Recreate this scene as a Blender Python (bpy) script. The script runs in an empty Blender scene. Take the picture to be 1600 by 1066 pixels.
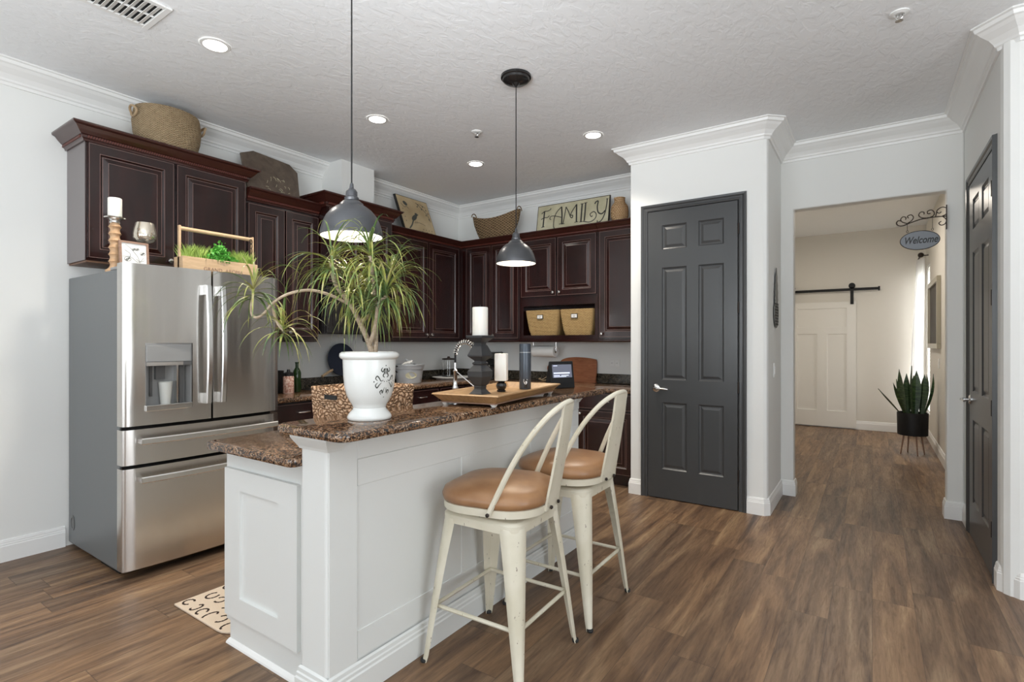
import bpy, bmesh, math, random
from mathutils import Vector, Matrix
random.seed(7)
PI = math.pi
sc = bpy.context.scene
C = sc.collection

# ------------------------------------------------------------------ camera, world, lights, exposure
cam_d = bpy.data.cameras.new('camera'); cam = bpy.data.objects.new('camera', cam_d); C.objects.link(cam)
cam_d.sensor_width = 36.0; cam_d.lens = 822.0/1600*36; cam_d.shift_y = 2.0/1600; cam_d.clip_start = 0.05
cam.location = (0, 0, 1.35); cam.rotation_euler = (PI/2, 0, math.atan(563/822))
sc.camera = cam
sc.view_settings.view_transform = 'Standard'; sc.view_settings.look = 'None'
sc.view_settings.gamma = 1; sc.view_settings.exposure = 0.22; sc.view_settings.use_curve_mapping = False
w = bpy.data.worlds.new('daylight'); sc.world = w; w.use_nodes = True
w.node_tree.nodes['Background'].inputs[0].default_value = (0.86, 0.93, 1, 1)
w.node_tree.nodes['Background'].inputs[1].default_value = 1.6
sc.cycles.max_bounces = 10; sc.cycles.diffuse_bounces = 8; sc.cycles.glossy_bounces = 4
sc.cycles.sample_clamp_indirect = 4; sc.cycles.caustics_reflective = False; sc.cycles.caustics_refractive = False
H = 3.07
def area(name, loc, rot, sx, sy, power, col=(1, 1, 1)):
    d = bpy.data.lights.new(name, 'AREA'); d.shape = 'RECTANGLE'; d.size = sx; d.size_y = sy; d.energy = power; d.color = col
    o = bpy.data.objects.new(name, d); C.objects.link(o); o.location = loc; o.rotation_euler = rot
    return o
# daylight entering through the glazed openings of the living room behind the camera
DAY = (0.93, 0.97, 1.0)
area('daylight_window_a', (-2.75, -3.95, 1.45), (PI/2, 0, 0), 2.3, 2.3, 20, DAY)
area('daylight_window_b', (0.4, -3.95, 1.45), (PI/2, 0, 0), 2.3, 2.3, 42, DAY)
area('daylight_window_c', (3.93, -0.2, 1.45), (0, PI/2, 0), 2.3, 2.6, 60, DAY)
area('daylight_hall_window', (1.25, 9.4, 1.6), (0, PI/2, 0), 2.4, 1.0, 80, (1, 0.98, 0.95))

# fill lamps without fixtures, added behind the camera to brighten the ceiling
area('ceiling_fill', (1.4, -0.5, 1.6), (PI-0.2, 0, 0.1), 1.2, 1.2, 52, (0.90, 0.96, 1.0))
area('ceiling_fill', (-1.3, -0.4, 1.6), (PI-0.3, 0, 0.35), 1.2, 1.2, 58, (0.90, 0.96, 1.0))
def aimed_spot(name, loc, target, power, cone, soft, col=(0.93, 0.97, 1)):
    d = bpy.data.lights.new(name, 'SPOT'); d.energy = power; d.spot_size = math.radians(cone); d.spot_blend = 1.0; d.shadow_soft_size = soft; d.color = col
    o = bpy.data.objects.new(name, d); C.objects.link(o); o.location = loc
    o.rotation_euler = (Vector(target)-Vector(loc)).to_track_quat('-Z', 'Y').to_euler()
    return o
aimed_spot('fill_spot', (-0.4, -0.2, 1.9), (-2.7, 4.4, H+0.35), 175, 50, 0.5)  # added fill with no real source, brightens the ceiling deep in the kitchen
aimed_spot('fill_spot', (0.5, -0.2, 1.9), (0.2, 4.0, H+0.3), 60, 50, 0.5)  # second added fill, aimed toward the hall end

# ------------------------------------------------------------------ materials
def mat(name, col, rough=0.5, metal=0.0, spec=0.5, coat=0.0, emis=None, estr=0.0, trans=0.0, alpha=1.0):
    m = bpy.data.materials.new(name); m.use_nodes = True
    b = m.node_tree.nodes['Principled BSDF']
    b.inputs['Base Color'].default_value = (*col, 1); b.inputs['Roughness'].default_value = rough
    b.inputs['Metallic'].default_value = metal; b.inputs['Specular IOR Level'].default_value = spec
    b.inputs['Coat Weight'].default_value = coat; b.inputs['Coat Roughness'].default_value = 0.1
    b.inputs['Transmission Weight'].default_value = trans; b.inputs['Alpha'].default_value = alpha
    if emis: b.inputs['Emission Color'].default_value = (*emis, 1); b.inputs['Emission Strength'].default_value = estr
    return m
def nodes(m): return m.node_tree.nodes, m.node_tree.links, m.node_tree.nodes['Principled BSDF']
def coords(m, scale=(1, 1, 1), rot=(0, 0, 0)):
    N, L, b = nodes(m); tc = N.new('ShaderNodeTexCoord'); mp = N.new('ShaderNodeMapping')
    mp.inputs['Scale'].default_value = scale; mp.inputs['Rotation'].default_value = rot
    L.new(tc.outputs['Object'], mp.inputs[0]); return mp.outputs[0]
def bump(m, hout, strength, dist=0.01):
    N, L, b = nodes(m); bp = N.new('ShaderNodeBump'); bp.inputs['Strength'].default_value = strength; bp.inputs['Distance'].default_value = dist
    L.new(hout, bp.inputs['Height']); L.new(bp.outputs[0], b.inputs['Normal']); return bp
def ramp(m, fac, stops, interp='LINEAR'):
    N, L, b = nodes(m); r = N.new('ShaderNodeValToRGB'); r.color_ramp.interpolation = interp
    e = r.color_ramp.elements
    while len(e) < len(stops): e.new(0.5)
    for i, (p, c) in enumerate(stops): e[i].position = p; e[i].color = (*c, 1)
    L.new(fac, r.inputs[0]); return r.outputs[0]
def noise(m, scale, detail=4, rough=0.5, vec=None, dist=0.0):
    N, L, b = nodes(m); n = N.new('ShaderNodeTexNoise'); n.inputs['Scale'].default_value = scale
    n.inputs['Detail'].default_value = detail; n.inputs['Roughness'].default_value = rough; n.inputs['Distortion'].default_value = dist
    L.new(vec if vec else coords(m), n.inputs['Vector']); return n.outputs[0]
def math_n(m, op, a, b2=None, c=None):
    N, L, b = nodes(m); n = N.new('ShaderNodeMath'); n.operation = op
    for i, v in enumerate((a, b2, c)):
        if v is None: continue
        if isinstance(v, (int, float)): n.inputs[i].default_value = v
        else: L.new(v, n.inputs[i])
    return n.outputs[0]
def mixc(m, fac, a, b2, mode='MIX'):
    N, L, b = nodes(m); n = N.new('ShaderNodeMix'); n.data_type = 'RGBA'; n.blend_type = mode
    if isinstance(fac, (int, float)): n.inputs[0].default_value = fac
    else: L.new(fac, n.inputs[0])
    for i, v in ((6, a), (7, b2)):
        if isinstance(v, tuple): n.inputs[i].default_value = (*v, 1)
        else: L.new(v, n.inputs[i])
    return n.outputs[2]
def base(m, out): nodes(m)[1].new(out, nodes(m)[2].inputs['Base Color'])

M = {}
M['wall'] = mat('wall_paint', (0.80, 0.805, 0.785), 0.6, spec=0.3); bump(M['wall'], noise(M['wall'], 60, 3), 0.06, 0.003)
M['trim'] = mat('trim_paint', (0.84, 0.84, 0.825), 0.35)
m = M['ceil'] = mat('ceiling_knockdown', (0.87, 0.885, 0.90), 0.75, spec=0.25)
n1 = noise(m, 22, 3, 0.55, coords(m, (1, 0.55, 1)), 0.6); bump(m, ramp(m, n1, [(0.42, (0, 0, 0)), (0.56, (1, 1, 1))]), 0.24, 0.005)
m = M['hallwall'] = mat('hall_wall_paint', (0.74, 0.715, 0.66), 0.6, spec=0.3)

# floor planks running along Y
m = M['floor'] = mat('floor_vinyl_planks', (0.3, 0.2, 0.13), 0.4)
N, L, b = nodes(m)
sep = N.new('ShaderNodeSeparateXYZ'); tc = N.new('ShaderNodeTexCoord'); L.new(tc.outputs['Object'], sep.inputs[0])
xs = math_n(m, 'DIVIDE', sep.outputs[0], 0.178); row = math_n(m, 'FLOOR', xs)
wn = N.new('ShaderNodeTexWhiteNoise'); wn.noise_dimensions = '1D'; L.new(row, wn.inputs['W'])
ys = math_n(m, 'ADD', math_n(m, 'DIVIDE', sep.outputs[1], 1.22), math_n(m, 'MULTIPLY', wn.outputs['Value'], 7.3)); col_i = math_n(m, 'FLOOR', ys)
cmb = N.new('ShaderNodeCombineXYZ'); L.new(row, cmb.inputs[0]); L.new(col_i, cmb.inputs[1])
wn2 = N.new('ShaderNodeTexWhiteNoise'); wn2.noise_dimensions = '3D'; L.new(cmb.outputs[0], wn2.inputs['Vector'])
# grain coordinates offset per plank
cm2 = N.new('ShaderNodeCombineXYZ')
L.new(math_n(m, 'ADD', math_n(m, 'MULTIPLY', sep.outputs[0], 7.0), math_n(m, 'MULTIPLY', wn2.outputs['Value'], 31.0)), cm2.inputs[0])
L.new(math_n(m, 'ADD', math_n(m, 'MULTIPLY', sep.outputs[1], 0.62), math_n(m, 'MULTIPLY', wn2.outputs['Value'], 17.0)), cm2.inputs[1])
big = noise(m, 1.7, 4, 0.55, cm2.outputs[0], 0.8)
fine = noise(m, 9, 7, 0.68, cm2.outputs[0], 1.2)
cc = ramp(m, big, [(0.28, (0.072, 0.042, 0.027)), (0.43, (0.142, 0.086, 0.051)), (0.57, (0.215, 0.135, 0.079)), (0.75, (0.330, 0.232, 0.140))])
cc = mixc(m, 0.55, cc, ramp(m, fine, [(0.3, (0.40, 0.38, 0.37)), (0.5, (0.95, 0.95, 0.95)), (0.72, (1.4, 1.36, 1.3))]), 'MULTIPLY')
tint = ramp(m, wn2.outputs['Value'], [(0.0, (0.80, 0.79, 0.80)), (0.35, (0.95, 0.93, 0.92)), (0.7, (1.08, 1.02, 0.95)), (1.0, (1.2, 1.12, 1.0))])
cc = mixc(m, 1.0, cc, tint, 'MULTIPLY')
fx = math_n(m, 'FRACT', xs); fy = math_n(m, 'FRACT', ys)
ex = math_n(m, 'LESS_THAN', math_n(m, 'MINIMUM', fx, math_n(m, 'SUBTRACT', 1.0, fx)), 0.008)
ey = math_n(m, 'LESS_THAN', math_n(m, 'MINIMUM', fy, math_n(m, 'SUBTRACT', 1.0, fy)), 0.0014)
seam = math_n(m, 'MAXIMUM', ex, ey)
cc = mixc(m, math_n(m, 'MULTIPLY', seam, 0.6), cc, (0.05, 0.03, 0.02)); base(m, cc)
L.new(ramp(m, fine, [(0.3, (0.52, 0.52, 0.52)), (0.7, (0.36, 0.36, 0.36))]), b.inputs['Roughness'])
bump(m, math_n(m, 'SUBTRACT', math_n(m, 'MULTIPLY', fine, 0.4), seam), 0.25, 0.002)

def granite(name, stops, rough=0.07):
    m = mat(name, (0.2, 0.15, 0.1), rough, spec=0.6)
    N, L, b = nodes(m); v = N.new('ShaderNodeTexVoronoi'); v.inputs['Scale'].default_value = 175
    vec = coords(m); nz = N.new('ShaderNodeTexNoise'); nz.inputs['Scale'].default_value = 40; L.new(vec, nz.inputs['Vector'])
    ad = mixc(m, 0.03, vec, nz.outputs['Color'], 'ADD'); L.new(ad, v.inputs['Vector'])
    sp = N.new('ShaderNodeSeparateColor'); L.new(v.outputs['Color'], sp.inputs[0])
    big = noise(m, 26, 4, 0.6, vec)
    f = math_n(m, 'ADD', math_n(m, 'MULTIPLY', sp.outputs[0], 0.55), math_n(m, 'MULTIPLY', big, 0.5))
    base(m, ramp(m, f, stops)); return m
M['granite'] = granite('granite_brown', [(0.30, (0.010, 0.009, 0.009)), (0.45, (0.045, 0.024, 0.015)), (0.55, (0.14, 0.07, 0.034)), (0.68, (0.27, 0.15, 0.08)), (0.86, (0.42, 0.31, 0.22))])
M['granite_dark'] = granite('granite_backsplash', [(0.30, (0.008, 0.008, 0.007)), (0.48, (0.025, 0.022, 0.016)), (0.62, (0.07, 0.058, 0.04)), (0.86, (0.18, 0.15, 0.11))], 0.15)

m = M['cab'] = mat('cherry_cabinet', (0.022, 0.006, 0.005), 0.23, coat=0.35, spec=0.5)
base(m, ramp(m, noise(m, 6, 5, 0.6, coords(m, (4, 4, 0.6))), [(0.3, (0.008, 0.0024, 0.0022)), (0.7, (0.028, 0.006, 0.005))]))
M['cab_crown'] = mat('cherry_crown', (0.042, 0.011, 0.008), 0.22, coat=0.35)
M['pale_line'] = mat('cabinet_pale_edge', (0.20, 0.125, 0.11), 0.35)  # paler brown for thin lines along panel beads and leaf edges
M['cab_side'] = mat('cabinet_side_laminate', (0.20, 0.18, 0.18), 0.4)
M['cab_under'] = mat('cabinet_underside_wood', (0.17, 0.085, 0.045), 0.5)
M['dark'] = mat('shadow_gap_black', (0.01, 0.01, 0.01), 0.6)
M['island'] = mat('island_paint', (0.72, 0.735, 0.72), 0.42)
bump(M['island'], noise(M['island'], 45, 3), 0.05, 0.003)
m = M['steel'] = mat('brushed_stainless', (0.62, 0.60, 0.575), 0.23, metal=1.0)
b = nodes(m)[2]; b.inputs['Anisotropic'].default_value = 0.6; b.inputs['Anisotropic Rotation'].default_value = 0.25
bump(m, noise(m, 3.0, 2, 0.4, coords(m, (1.5, 1.5, 0.12))), 0.5, 0.03)
M['steel_bar'] = mat('handle_stainless', (0.72, 0.72, 0.71), 0.2, metal=1.0)
M['chrome'] = mat('chrome', (0.8, 0.8, 0.8), 0.12, metal=1.0)
M['nickel'] = mat('satin_nickel', (0.75, 0.74, 0.72), 0.25, metal=1.0)
M['fridge_side'] = mat('fridge_grey_side', (0.145, 0.155, 0.16), 0.38, spec=0.5)
M['plastic_grey'] = mat('dispenser_grey', (0.30, 0.30, 0.295), 0.3)
M['plastic_dk'] = mat('dispenser_dark', (0.10, 0.10, 0.10), 0.3)
M['cup'] = mat('frosted_cup_plastic', (0.55, 0.56, 0.53), 0.35)
M['door'] = mat('charcoal_door_paint', (0.052, 0.054, 0.056), 0.30)
bump(M['door'], noise(M['door'], 5, 4, 0.6, coords(M['door'], (9, 9, 0.9)), 1.5), 0.10, 0.004)
M['blk'] = mat('matte_black', (0.010, 0.010, 0.011), 0.5, spec=0.25)
M['iron'] = mat('wrought_iron', (0.03, 0.022, 0.018), 0.45, metal=0.6)
M['bronze'] = mat('pendant_gunmetal', (0.075, 0.077, 0.083), 0.33, metal=0.5)
M['blkgloss'] = mat('gloss_black', (0.015, 0.014, 0.014), 0.2)
M['white'] = mat('gloss_white', (0.80, 0.80, 0.78), 0.3)
M['shade_in'] = mat('shade_white_enamel', (0.85, 0.83, 0.78), 0.4, emis=(1, 0.93, 0.8), estr=0.5)
M['bulb'] = mat('glowing_bulb', (1, 0.95, 0.85), 0.4, emis=(1, 0.9, 0.72), estr=12)
M['lens'] = mat('lit_downlight_lens', (1, 1, 1), 0.4, emis=(1, 0.95, 0.86), estr=9)
m = M['cream'] = mat('distressed_cream_metal', (0.60, 0.56, 0.45), 0.42)
chip = ramp(m, noise(m, 38, 5, 0.62, coords(m, (1.6, 1.6, 0.7))), [(0.665, (0, 0, 0)), (0.685, (1, 1, 1))])
tone = ramp(m, noise(m, 5, 3), [(0.35, (0.58, 0.54, 0.42)), (0.65, (0.68, 0.64, 0.53))])
base(m, mixc(m, chip, tone, (0.16, 0.12, 0.09)))
m = M['leather'] = mat('tan_leather', (0.42, 0.22, 0.10), 0.36)
base(m, ramp(m, noise(m, 7, 4), [(0.3, (0.22, 0.105, 0.048)), (0.7, (0.37, 0.20, 0.095))])); bump(m, noise(m, 120, 3), 0.1, 0.002)
def wood(name, c1, c2, sc_=(3, 3, 20), rough=0.5):
    m = mat(name, c1, rough); base(m, ramp(m, noise(m, 4, 6, 0.6, coords(m, sc_), 1.0), [(0.3, c1), (0.7, c2)])); return m
M['wood_lt'] = wood('pale_wood', (0.50, 0.33, 0.19), (0.66, 0.47, 0.29), (14, 2, 14))
M['wood_tan'] = wood('turned_tan_wood', (0.42, 0.25, 0.13), (0.58, 0.38, 0.22), (6, 6, 6))
M['wood_tray'] = wood('tray_wood', (0.30, 0.17, 0.075), (0.46, 0.28, 0.13), (12, 2, 12), 0.45)
M['wood_red'] = wood('cutting_board_wood', (0.24, 0.075, 0.028), (0.40, 0.15, 0.06), (2, 2, 16), 0.4)
M['wood_frame'] = wood('frame_wood', (0.24, 0.14, 0.10), (0.33, 0.21, 0.15))
M['wood_brown'] = wood('grey_brown_board', (0.085, 0.062, 0.045), (0.16, 0.12, 0.09), (3, 3, 3), 0.35)
def weave(name, c1, c2, c3, sx=60, sz=80, amp=0.9, irr=1.5):
    m = mat(name, c1, 0.75, spec=0.2); N, L, b = nodes(m)
    tc = N.new('ShaderNodeTexCoord'); sep = N.new('ShaderNodeSeparateXYZ'); L.new(tc.outputs['Object'], sep.inputs[0])
    ds = math_n(m, 'MULTIPLY', noise(m, 14, 3, 0.6), irr); ds2 = math_n(m, 'MULTIPLY', noise(m, 11, 3, 0.6, coords(m, (1, 1, 1), (0.6, 0.4, 0))), irr)
    u = math_n(m, 'ADD', sep.outputs[0], sep.outputs[1]); u = math_n(m, 'ADD', math_n(m, 'MULTIPLY', u, sx), ds); z = math_n(m, 'ADD', math_n(m, 'MULTIPLY', sep.outputs[2], sz), ds2)
    row = math_n(m, 'FLOOR', z); par = math_n(m, 'MULTIPLY', math_n(m, 'MODULO', row, 2.0), PI)
    h = math_n(m, 'MULTIPLY', math_n(m, 'ABSOLUTE', math_n(m, 'SINE', math_n(m, 'ADD', u, math_n(m, 'MULTIPLY', par, 0.5)))), math_n(m, 'SINE', math_n(m, 'MULTIPLY', math_n(m, 'FRACT', z), PI)))
    nz = noise(m, 35, 4, 0.6)
    hh = math_n(m, 'ADD', math_n(m, 'MULTIPLY', h, 0.7), math_n(m, 'MULTIPLY', nz, 0.45))
    base(m, ramp(m, hh, [(0.18, c3), (0.5, c1), (0.9, c2)])); bump(m, hh, amp, 0.012); return m
M['seagrass'] = weave('seagrass_weave', (0.46, 0.34, 0.20), (0.62, 0.48, 0.31), (0.20, 0.13, 0.07), 110, 140, 0.9, 3.5)
M['hyacinth'] = weave('water_hyacinth_weave', (0.50, 0.30, 0.17), (0.74, 0.52, 0.36), (0.06, 0.03, 0.018), 105, 62, 1.0, 7.0)
M['rattan'] = weave('golden_rattan_weave', (0.52, 0.34, 0.14), (0.68, 0.50, 0.25), (0.22, 0.12, 0.05), 100, 120)
M['dkwicker'] = weave('dark_wicker_weave', (0.22, 0.14, 0.075), (0.42, 0.30, 0.17), (0.03, 0.02, 0.01), 60, 70)
M['vasew'] = weave('straw_vase_weave', (0.52, 0.33, 0.17), (0.70, 0.50, 0.30), (0.28, 0.16, 0.08), 120, 60, 0.8)
M['candle'] = mat('candle_wax', (0.86, 0.84, 0.78), 0.45); nodes(M['candle'])[2].inputs['Subsurface Weight'].default_value = 0.1
M['ceramic'] = mat('white_glazed_ceramic', (0.74, 0.755, 0.735), 0.22, coat=0.3)
M['black_ink'] = mat('black_ink', (0.02, 0.02, 0.02), 0.5)
M['grey_ink'] = mat('olive_grey_ink', (0.06, 0.065, 0.055), 0.5)
M['soil'] = mat('potting_soil', (0.05, 0.035, 0.025), 0.95)
m = M['leaf'] = mat('dracaena_leaf', (0.2, 0.3, 0.06), 0.4)
base(m, ramp(m, noise(m, 9, 3, 0.6), [(0.32, (0.035, 0.085, 0.03)), (0.48, (0.12, 0.18, 0.05)), (0.58, (0.30, 0.30, 0.07)), (0.70, (0.36, 0.30, 0.20))]))
M['trunk'] = wood('dracaena_cane', (0.24, 0.17, 0.11), (0.46, 0.37, 0.27), (8, 8, 25), 0.7)
m = M['snake'] = mat('snake_plant_leaf', (0.05, 0.1, 0.03), 0.35)
base(m, ramp(m, noise(m, 22, 3, 0.6, coords(m, (0.7, 0.7, 3)), 0.8), [(0.38, (0.012, 0.032, 0.014)), (0.6, (0.05, 0.10, 0.035)), (0.8, (0.13, 0.19, 0.06))]))
M['grass'] = mat('planter_grass', (0.34, 0.48, 0.10), 0.5)
M['herb'] = mat('planter_herb', (0.13, 0.45, 0.07), 0.5)
m = M['rug'] = mat('cream_rug_pile', (0.66, 0.54, 0.42), 0.9, spec=0.1); bump(m, noise(m, 260, 2), 0.6, 0.004)
M['rugspot'] = mat('rug_brown_spots', (0.045, 0.03, 0.025), 0.95, spec=0.1)
M['glass'] = mat('clear_glass', (1, 1, 1), 0.02, trans=1.0); nodes(M['glass'])[2].inputs['IOR'].default_value = 1.3
M['mercury'] = mat('mercury_glass', (0.72, 0.66, 0.56), 0.13, metal=0.85)
M['galv'] = mat('galvanised_metal', (0.46, 0.48, 0.50), 0.42, metal=0.25)
M['paper'] = mat('paper', (0.80, 0.79, 0.76), 0.8)
M['navy'] = mat('navy_board_paint', (0.016, 0.024, 0.045), 0.5)
M['clockface'] = mat('clock_parchment', (0.50, 0.38, 0.22), 0.6)
base(M['clockface'], ramp(M['clockface'], noise(M['clockface'], 5, 4), [(0.3, (0.42, 0.31, 0.17)), (0.7, (0.58, 0.46, 0.28))]))
M['familysign'] = mat('sage_cream_sign', (0.46, 0.44, 0.30), 0.6)
base(M['familysign'], ramp(M['familysign'], noise(M['familysign'], 8, 5), [(0.3, (0.40, 0.37, 0.24)), (0.7, (0.56, 0.53, 0.38))]))
M['zinc'] = mat('hammered_zinc', (0.21, 0.225, 0.245), 0.5, metal=0.2); bump(M['zinc'], noise(M['zinc'], 90, 2), 0.3, 0.003)
M['pine'] = mat('pierced_grey_metal', (0.16, 0.16, 0.155), 0.5, metal=0.5)
M['screen'] = mat('lit_screen', (0.05, 0.05, 0.06), 0.15, emis=(0.20, 0.22, 0.30), estr=0.5)
M['screen_tx'] = mat('lit_screen_text', (0.6, 0.65, 0.8), 0.3, emis=(0.62, 0.68, 0.85), estr=0.7)
M['green_glass'] = mat('dark_green_glass', (0.012, 0.03, 0.008), 0.08)
M['salt'] = mat('pink_salt', (0.55, 0.33, 0.27), 0.6)
base(M['salt'], ramp(M['salt'], noise(M['salt'], 70, 3), [(0.4, (0.35, 0.15, 0.11)), (0.6, (0.68, 0.52, 0.45))]))
m = M['curtain'] = mat('sheer_curtain', (0.88, 0.88, 0.88), 0.8)
def mixed(m, other, fac):
    N, L, b = nodes(m); mx = N.new('ShaderNodeMixShader'); mx.inputs[0].default_value = fac; out = [n for n in N if n.type == 'OUTPUT_MATERIAL'][0]
    L.new(b.outputs[0], mx.inputs[1]); L.new(other.outputs[0], mx.inputs[2]); L.new(mx.outputs[0], out.inputs[0])
tl = nodes(m)[0].new('ShaderNodeBsdfTranslucent'); tl.inputs[0].default_value = (0.9, 0.9, 0.9, 1); mixed(m, tl, 0.6)
m = M['pane'] = mat('window_pane', (1, 1, 1), 0.02, metal=0.0)
tp = nodes(m)[0].new('ShaderNodeBsdfTransparent'); mixed(m, tp, 0.92)
m = M['blind'] = mat('white_blind', (0.86, 0.86, 0.84), 0.5)
tl = nodes(m)[0].new('ShaderNodeBsdfTranslucent'); tl.inputs[0].default_value = (0.9, 0.9, 0.88, 1); mixed(m, tl, 0.4)
M['barn'] = mat('barn_door_paint', (0.80, 0.79, 0.75), 0.4)
M['art'] = mat('dark_abstract_print', (0.08, 0.072, 0.063), 0.6, spec=0.2)
M['champagne'] = mat('champagne_frame', (0.42, 0.38, 0.29), 0.35, metal=0.3)
M['rope'] = mat('jute_rope', (0.42, 0.30, 0.18), 0.9)
M['rubber'] = mat('black_rubber', (0.02, 0.02, 0.02), 0.7)
M['butter'] = mat('label_yellow_cream', (0.55, 0.52, 0.36), 0.6)

# ------------------------------------------------------------------ object helpers
def link(name, me, m, parent=None):
    o = bpy.data.objects.new(name, me); C.objects.link(o)
    for x in (m if isinstance(m, (list, tuple)) else [m]): me.materials.append(x)
    if parent is not None: o.parent = parent
    return o
def obj(name, bm, m, parent=None, smooth=False, bevel=0.0, recalc=True, world=False, seg=2, auto=35):
    """links bm as one mesh; world=True: bm is in world coordinates and is shifted into the parent's frame"""
    if recalc: bmesh.ops.recalc_face_normals(bm, faces=bm.faces)
    me = bpy.data.meshes.new(name)
    bm.to_mesh(me); bm.free()
    if world and parent is not None:
        T = Matrix.LocRotScale(parent.location, parent.rotation_euler, parent.scale)
        p = parent.parent
        while p is not None:
            T = Matrix.LocRotScale(p.location, p.rotation_euler, p.scale) @ T; p = p.parent
        me.transform(T.inverted())
    o = link(name, me, m, parent)
    if smooth:
        me.polygons.foreach_set('use_smooth', [True]*len(me.polygons))
        md = o.modifiers.new('es', 'EDGE_SPLIT'); md.split_angle = math.radians(auto)
    if bevel > 0:
        md = o.modifiers.new('bv', 'BEVEL'); md.width = bevel; md.segments = seg; md.limit_method = 'ANGLE'; md.angle_limit = math.radians(40)
    return o
def thing(name, label, cat, loc=(0, 0, 0), rz=0, group=None):
    o = bpy.data.objects.new(name, None); C.objects.link(o); o.location = loc; o.rotation_euler = (0, 0, rz)
    o.empty_display_size = 0.05
    return tag(o, label, cat, group)
def tag(o, label, cat, group=None):
    o['label'] = label; o['category'] = cat
    if group: o['group'] = group
    return o
def struct(name, bm, m, **k):
    o = obj(name, bm, m, **k); o['kind'] = 'structure'; return o
def NB(): return bmesh.new()
def box(bm, x0, x1, y0, y1, z0, z1, mi=0):
    v = [bm.verts.new((x, y, z)) for z in (z0, z1) for y in (y0, y1) for x in (x0, x1)]
    fs = [bm.faces.new([v[i] for i in f]) for f in ((0, 2, 3, 1), (4, 5, 7, 6), (0, 1, 5, 4), (2, 6, 7, 3), (0, 4, 6, 2), (1, 3, 7, 5))]
    for f in fs: f.material_index = mi
    return v
def BX(*a): bm = NB(); box(bm, *a); return bm
def prism(bm, pts, z0, z1, mi=0):
    a = [bm.verts.new((x, y, z0)) for x, y in pts]; c = [bm.verts.new((x, y, z1)) for x, y in pts]; n = len(pts)
    for f in [bm.faces.new(a[::-1]), bm.faces.new(c)] + [bm.faces.new((a[i], a[(i+1) % n], c[(i+1) % n], c[i])) for i in range(n)]: f.material_index = mi
def lathe(bm, prof, seg=32, c=(0, 0, 0), rot=0.0, cap=True, mi=0, sx=1, sy=1):
    rings = []
    for r, z in prof:
        rings.append([bm.verts.new((c[0]+sx*r*math.cos(rot+2*PI*i/seg), c[1]+sy*r*math.sin(rot+2*PI*i/seg), c[2]+z)) for i in range(seg)])
    for a, b_ in zip(rings, rings[1:]):
        for i in range(seg): bm.faces.new((a[i], a[(i+1) % seg], b_[(i+1) % seg], b_[i])).material_index = mi
    if cap:
        bm.faces.new(rings[0][::-1]).material_index = mi; bm.faces.new(rings[-1]).material_index = mi
def tube(bm, pts, rad, seg=8, closed=False, mi=0, flat=None):
    pts = [Vector(p) for p in pts]; n = len(pts); rings = []
    up = Vector((0, 0, 1)); prev = None
    for i, p in enumerate(pts):
        if closed: t = pts[(i+1) % n]-pts[i-1]
        else: t = pts[min(i+1, n-1)]-pts[max(i-1, 0)]
        t.normalize()
        if prev is None:
            a = up if abs(t.dot(up)) < 0.9 else Vector((1, 0, 0)); u = t.cross(a).normalized()
        else:
            u = prev-t*prev.dot(t); u = u.normalized() if u.length > 1e-6 else t.orthogonal().normalized()
        prev = u; v = t.cross(u)
        r = rad[i] if isinstance(rad, (list, tuple)) else rad
        rings.append([bm.verts.new(p+u*(r*math.cos(2*PI*k/seg))+v*(r*math.sin(2*PI*k/seg))) for k in range(seg)])
    m_ = n if closed else n-1
    for i in range(m_):
        a, b_ = rings[i], rings[(i+1) % n]
        for k in range(seg): bm.faces.new((a[k], a[(k+1) % seg], b_[(k+1) % seg], b_[k])).material_index = mi
    if not closed:
        bm.faces.new(rings[0][::-1]).material_index = mi; bm.faces.new(rings[-1]).material_index = mi
def smoothpath(P, sub=6):
    P = [Vector(p) for p in P]; out = []
    for i in range(len(P)-1):
        p0 = P[max(i-1, 0)]; p1 = P[i]; p2 = P[i+1]; p3 = P[min(i+2, len(P)-1)]
        for k in range(sub):
            t = k/sub
            out.append(0.5*((2*p1)+(-p0+p2)*t+(2*p0-5*p1+4*p2-p3)*t*t+(-p0+3*p1-3*p2+p3)*t*t*t))
    out.append(P[-1]); return out
def sweep(bm, path, prof, closed=False):
    """path: xy points, room side on the right hand; prof: (out, z) closed polygon"""
    n = len(path); P = [Vector((x, y, 0)) for x, y in path]; rings = []
    for i in range(n):
        def nr(a, b_):
            d = (b_-a).normalized(); return Vector((d.y, -d.x, 0))
        if i == 0 and not closed: o = nr(P[0], P[1])
        elif i == n-1 and not closed: o = nr(P[-2], P[-1])
        else:
            n1 = nr(P[i-1], P[i]); n2 = nr(P[i], P[(i+1) % n]); o = (n1+n2); o = o/(o.dot(n1)) if o.length > 1e-6 else n1
        rings.append([bm.verts.new(P[i]+o*a+Vector((0, 0, z))) for a, z in prof])
    k = len(prof)
    for i in range(n if closed else n-1):
        a, b_ = rings[i], rings[(i+1) % n]
        for j in range(k): bm.faces.new((a[j], a[(j+1) % k], b_[(j+1) % k], b_[j]))
    if not closed: bm.faces.new(rings[0][::-1]); bm.faces.new(rings[-1])
def rrect(x0, x1, y0, y1, r, seg=6):
    out = []
    for cx, cy, a0 in ((x1-r, y1-r, 0), (x0+r, y1-r, PI/2), (x0+r, y0+r, PI), (x1-r, y0+r, 1.5*PI)):
        for i in range(seg+1): a = a0+PI/2*i/seg; out.append((cx+r*math.cos(a), cy+r*math.sin(a)))
    return out
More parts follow.
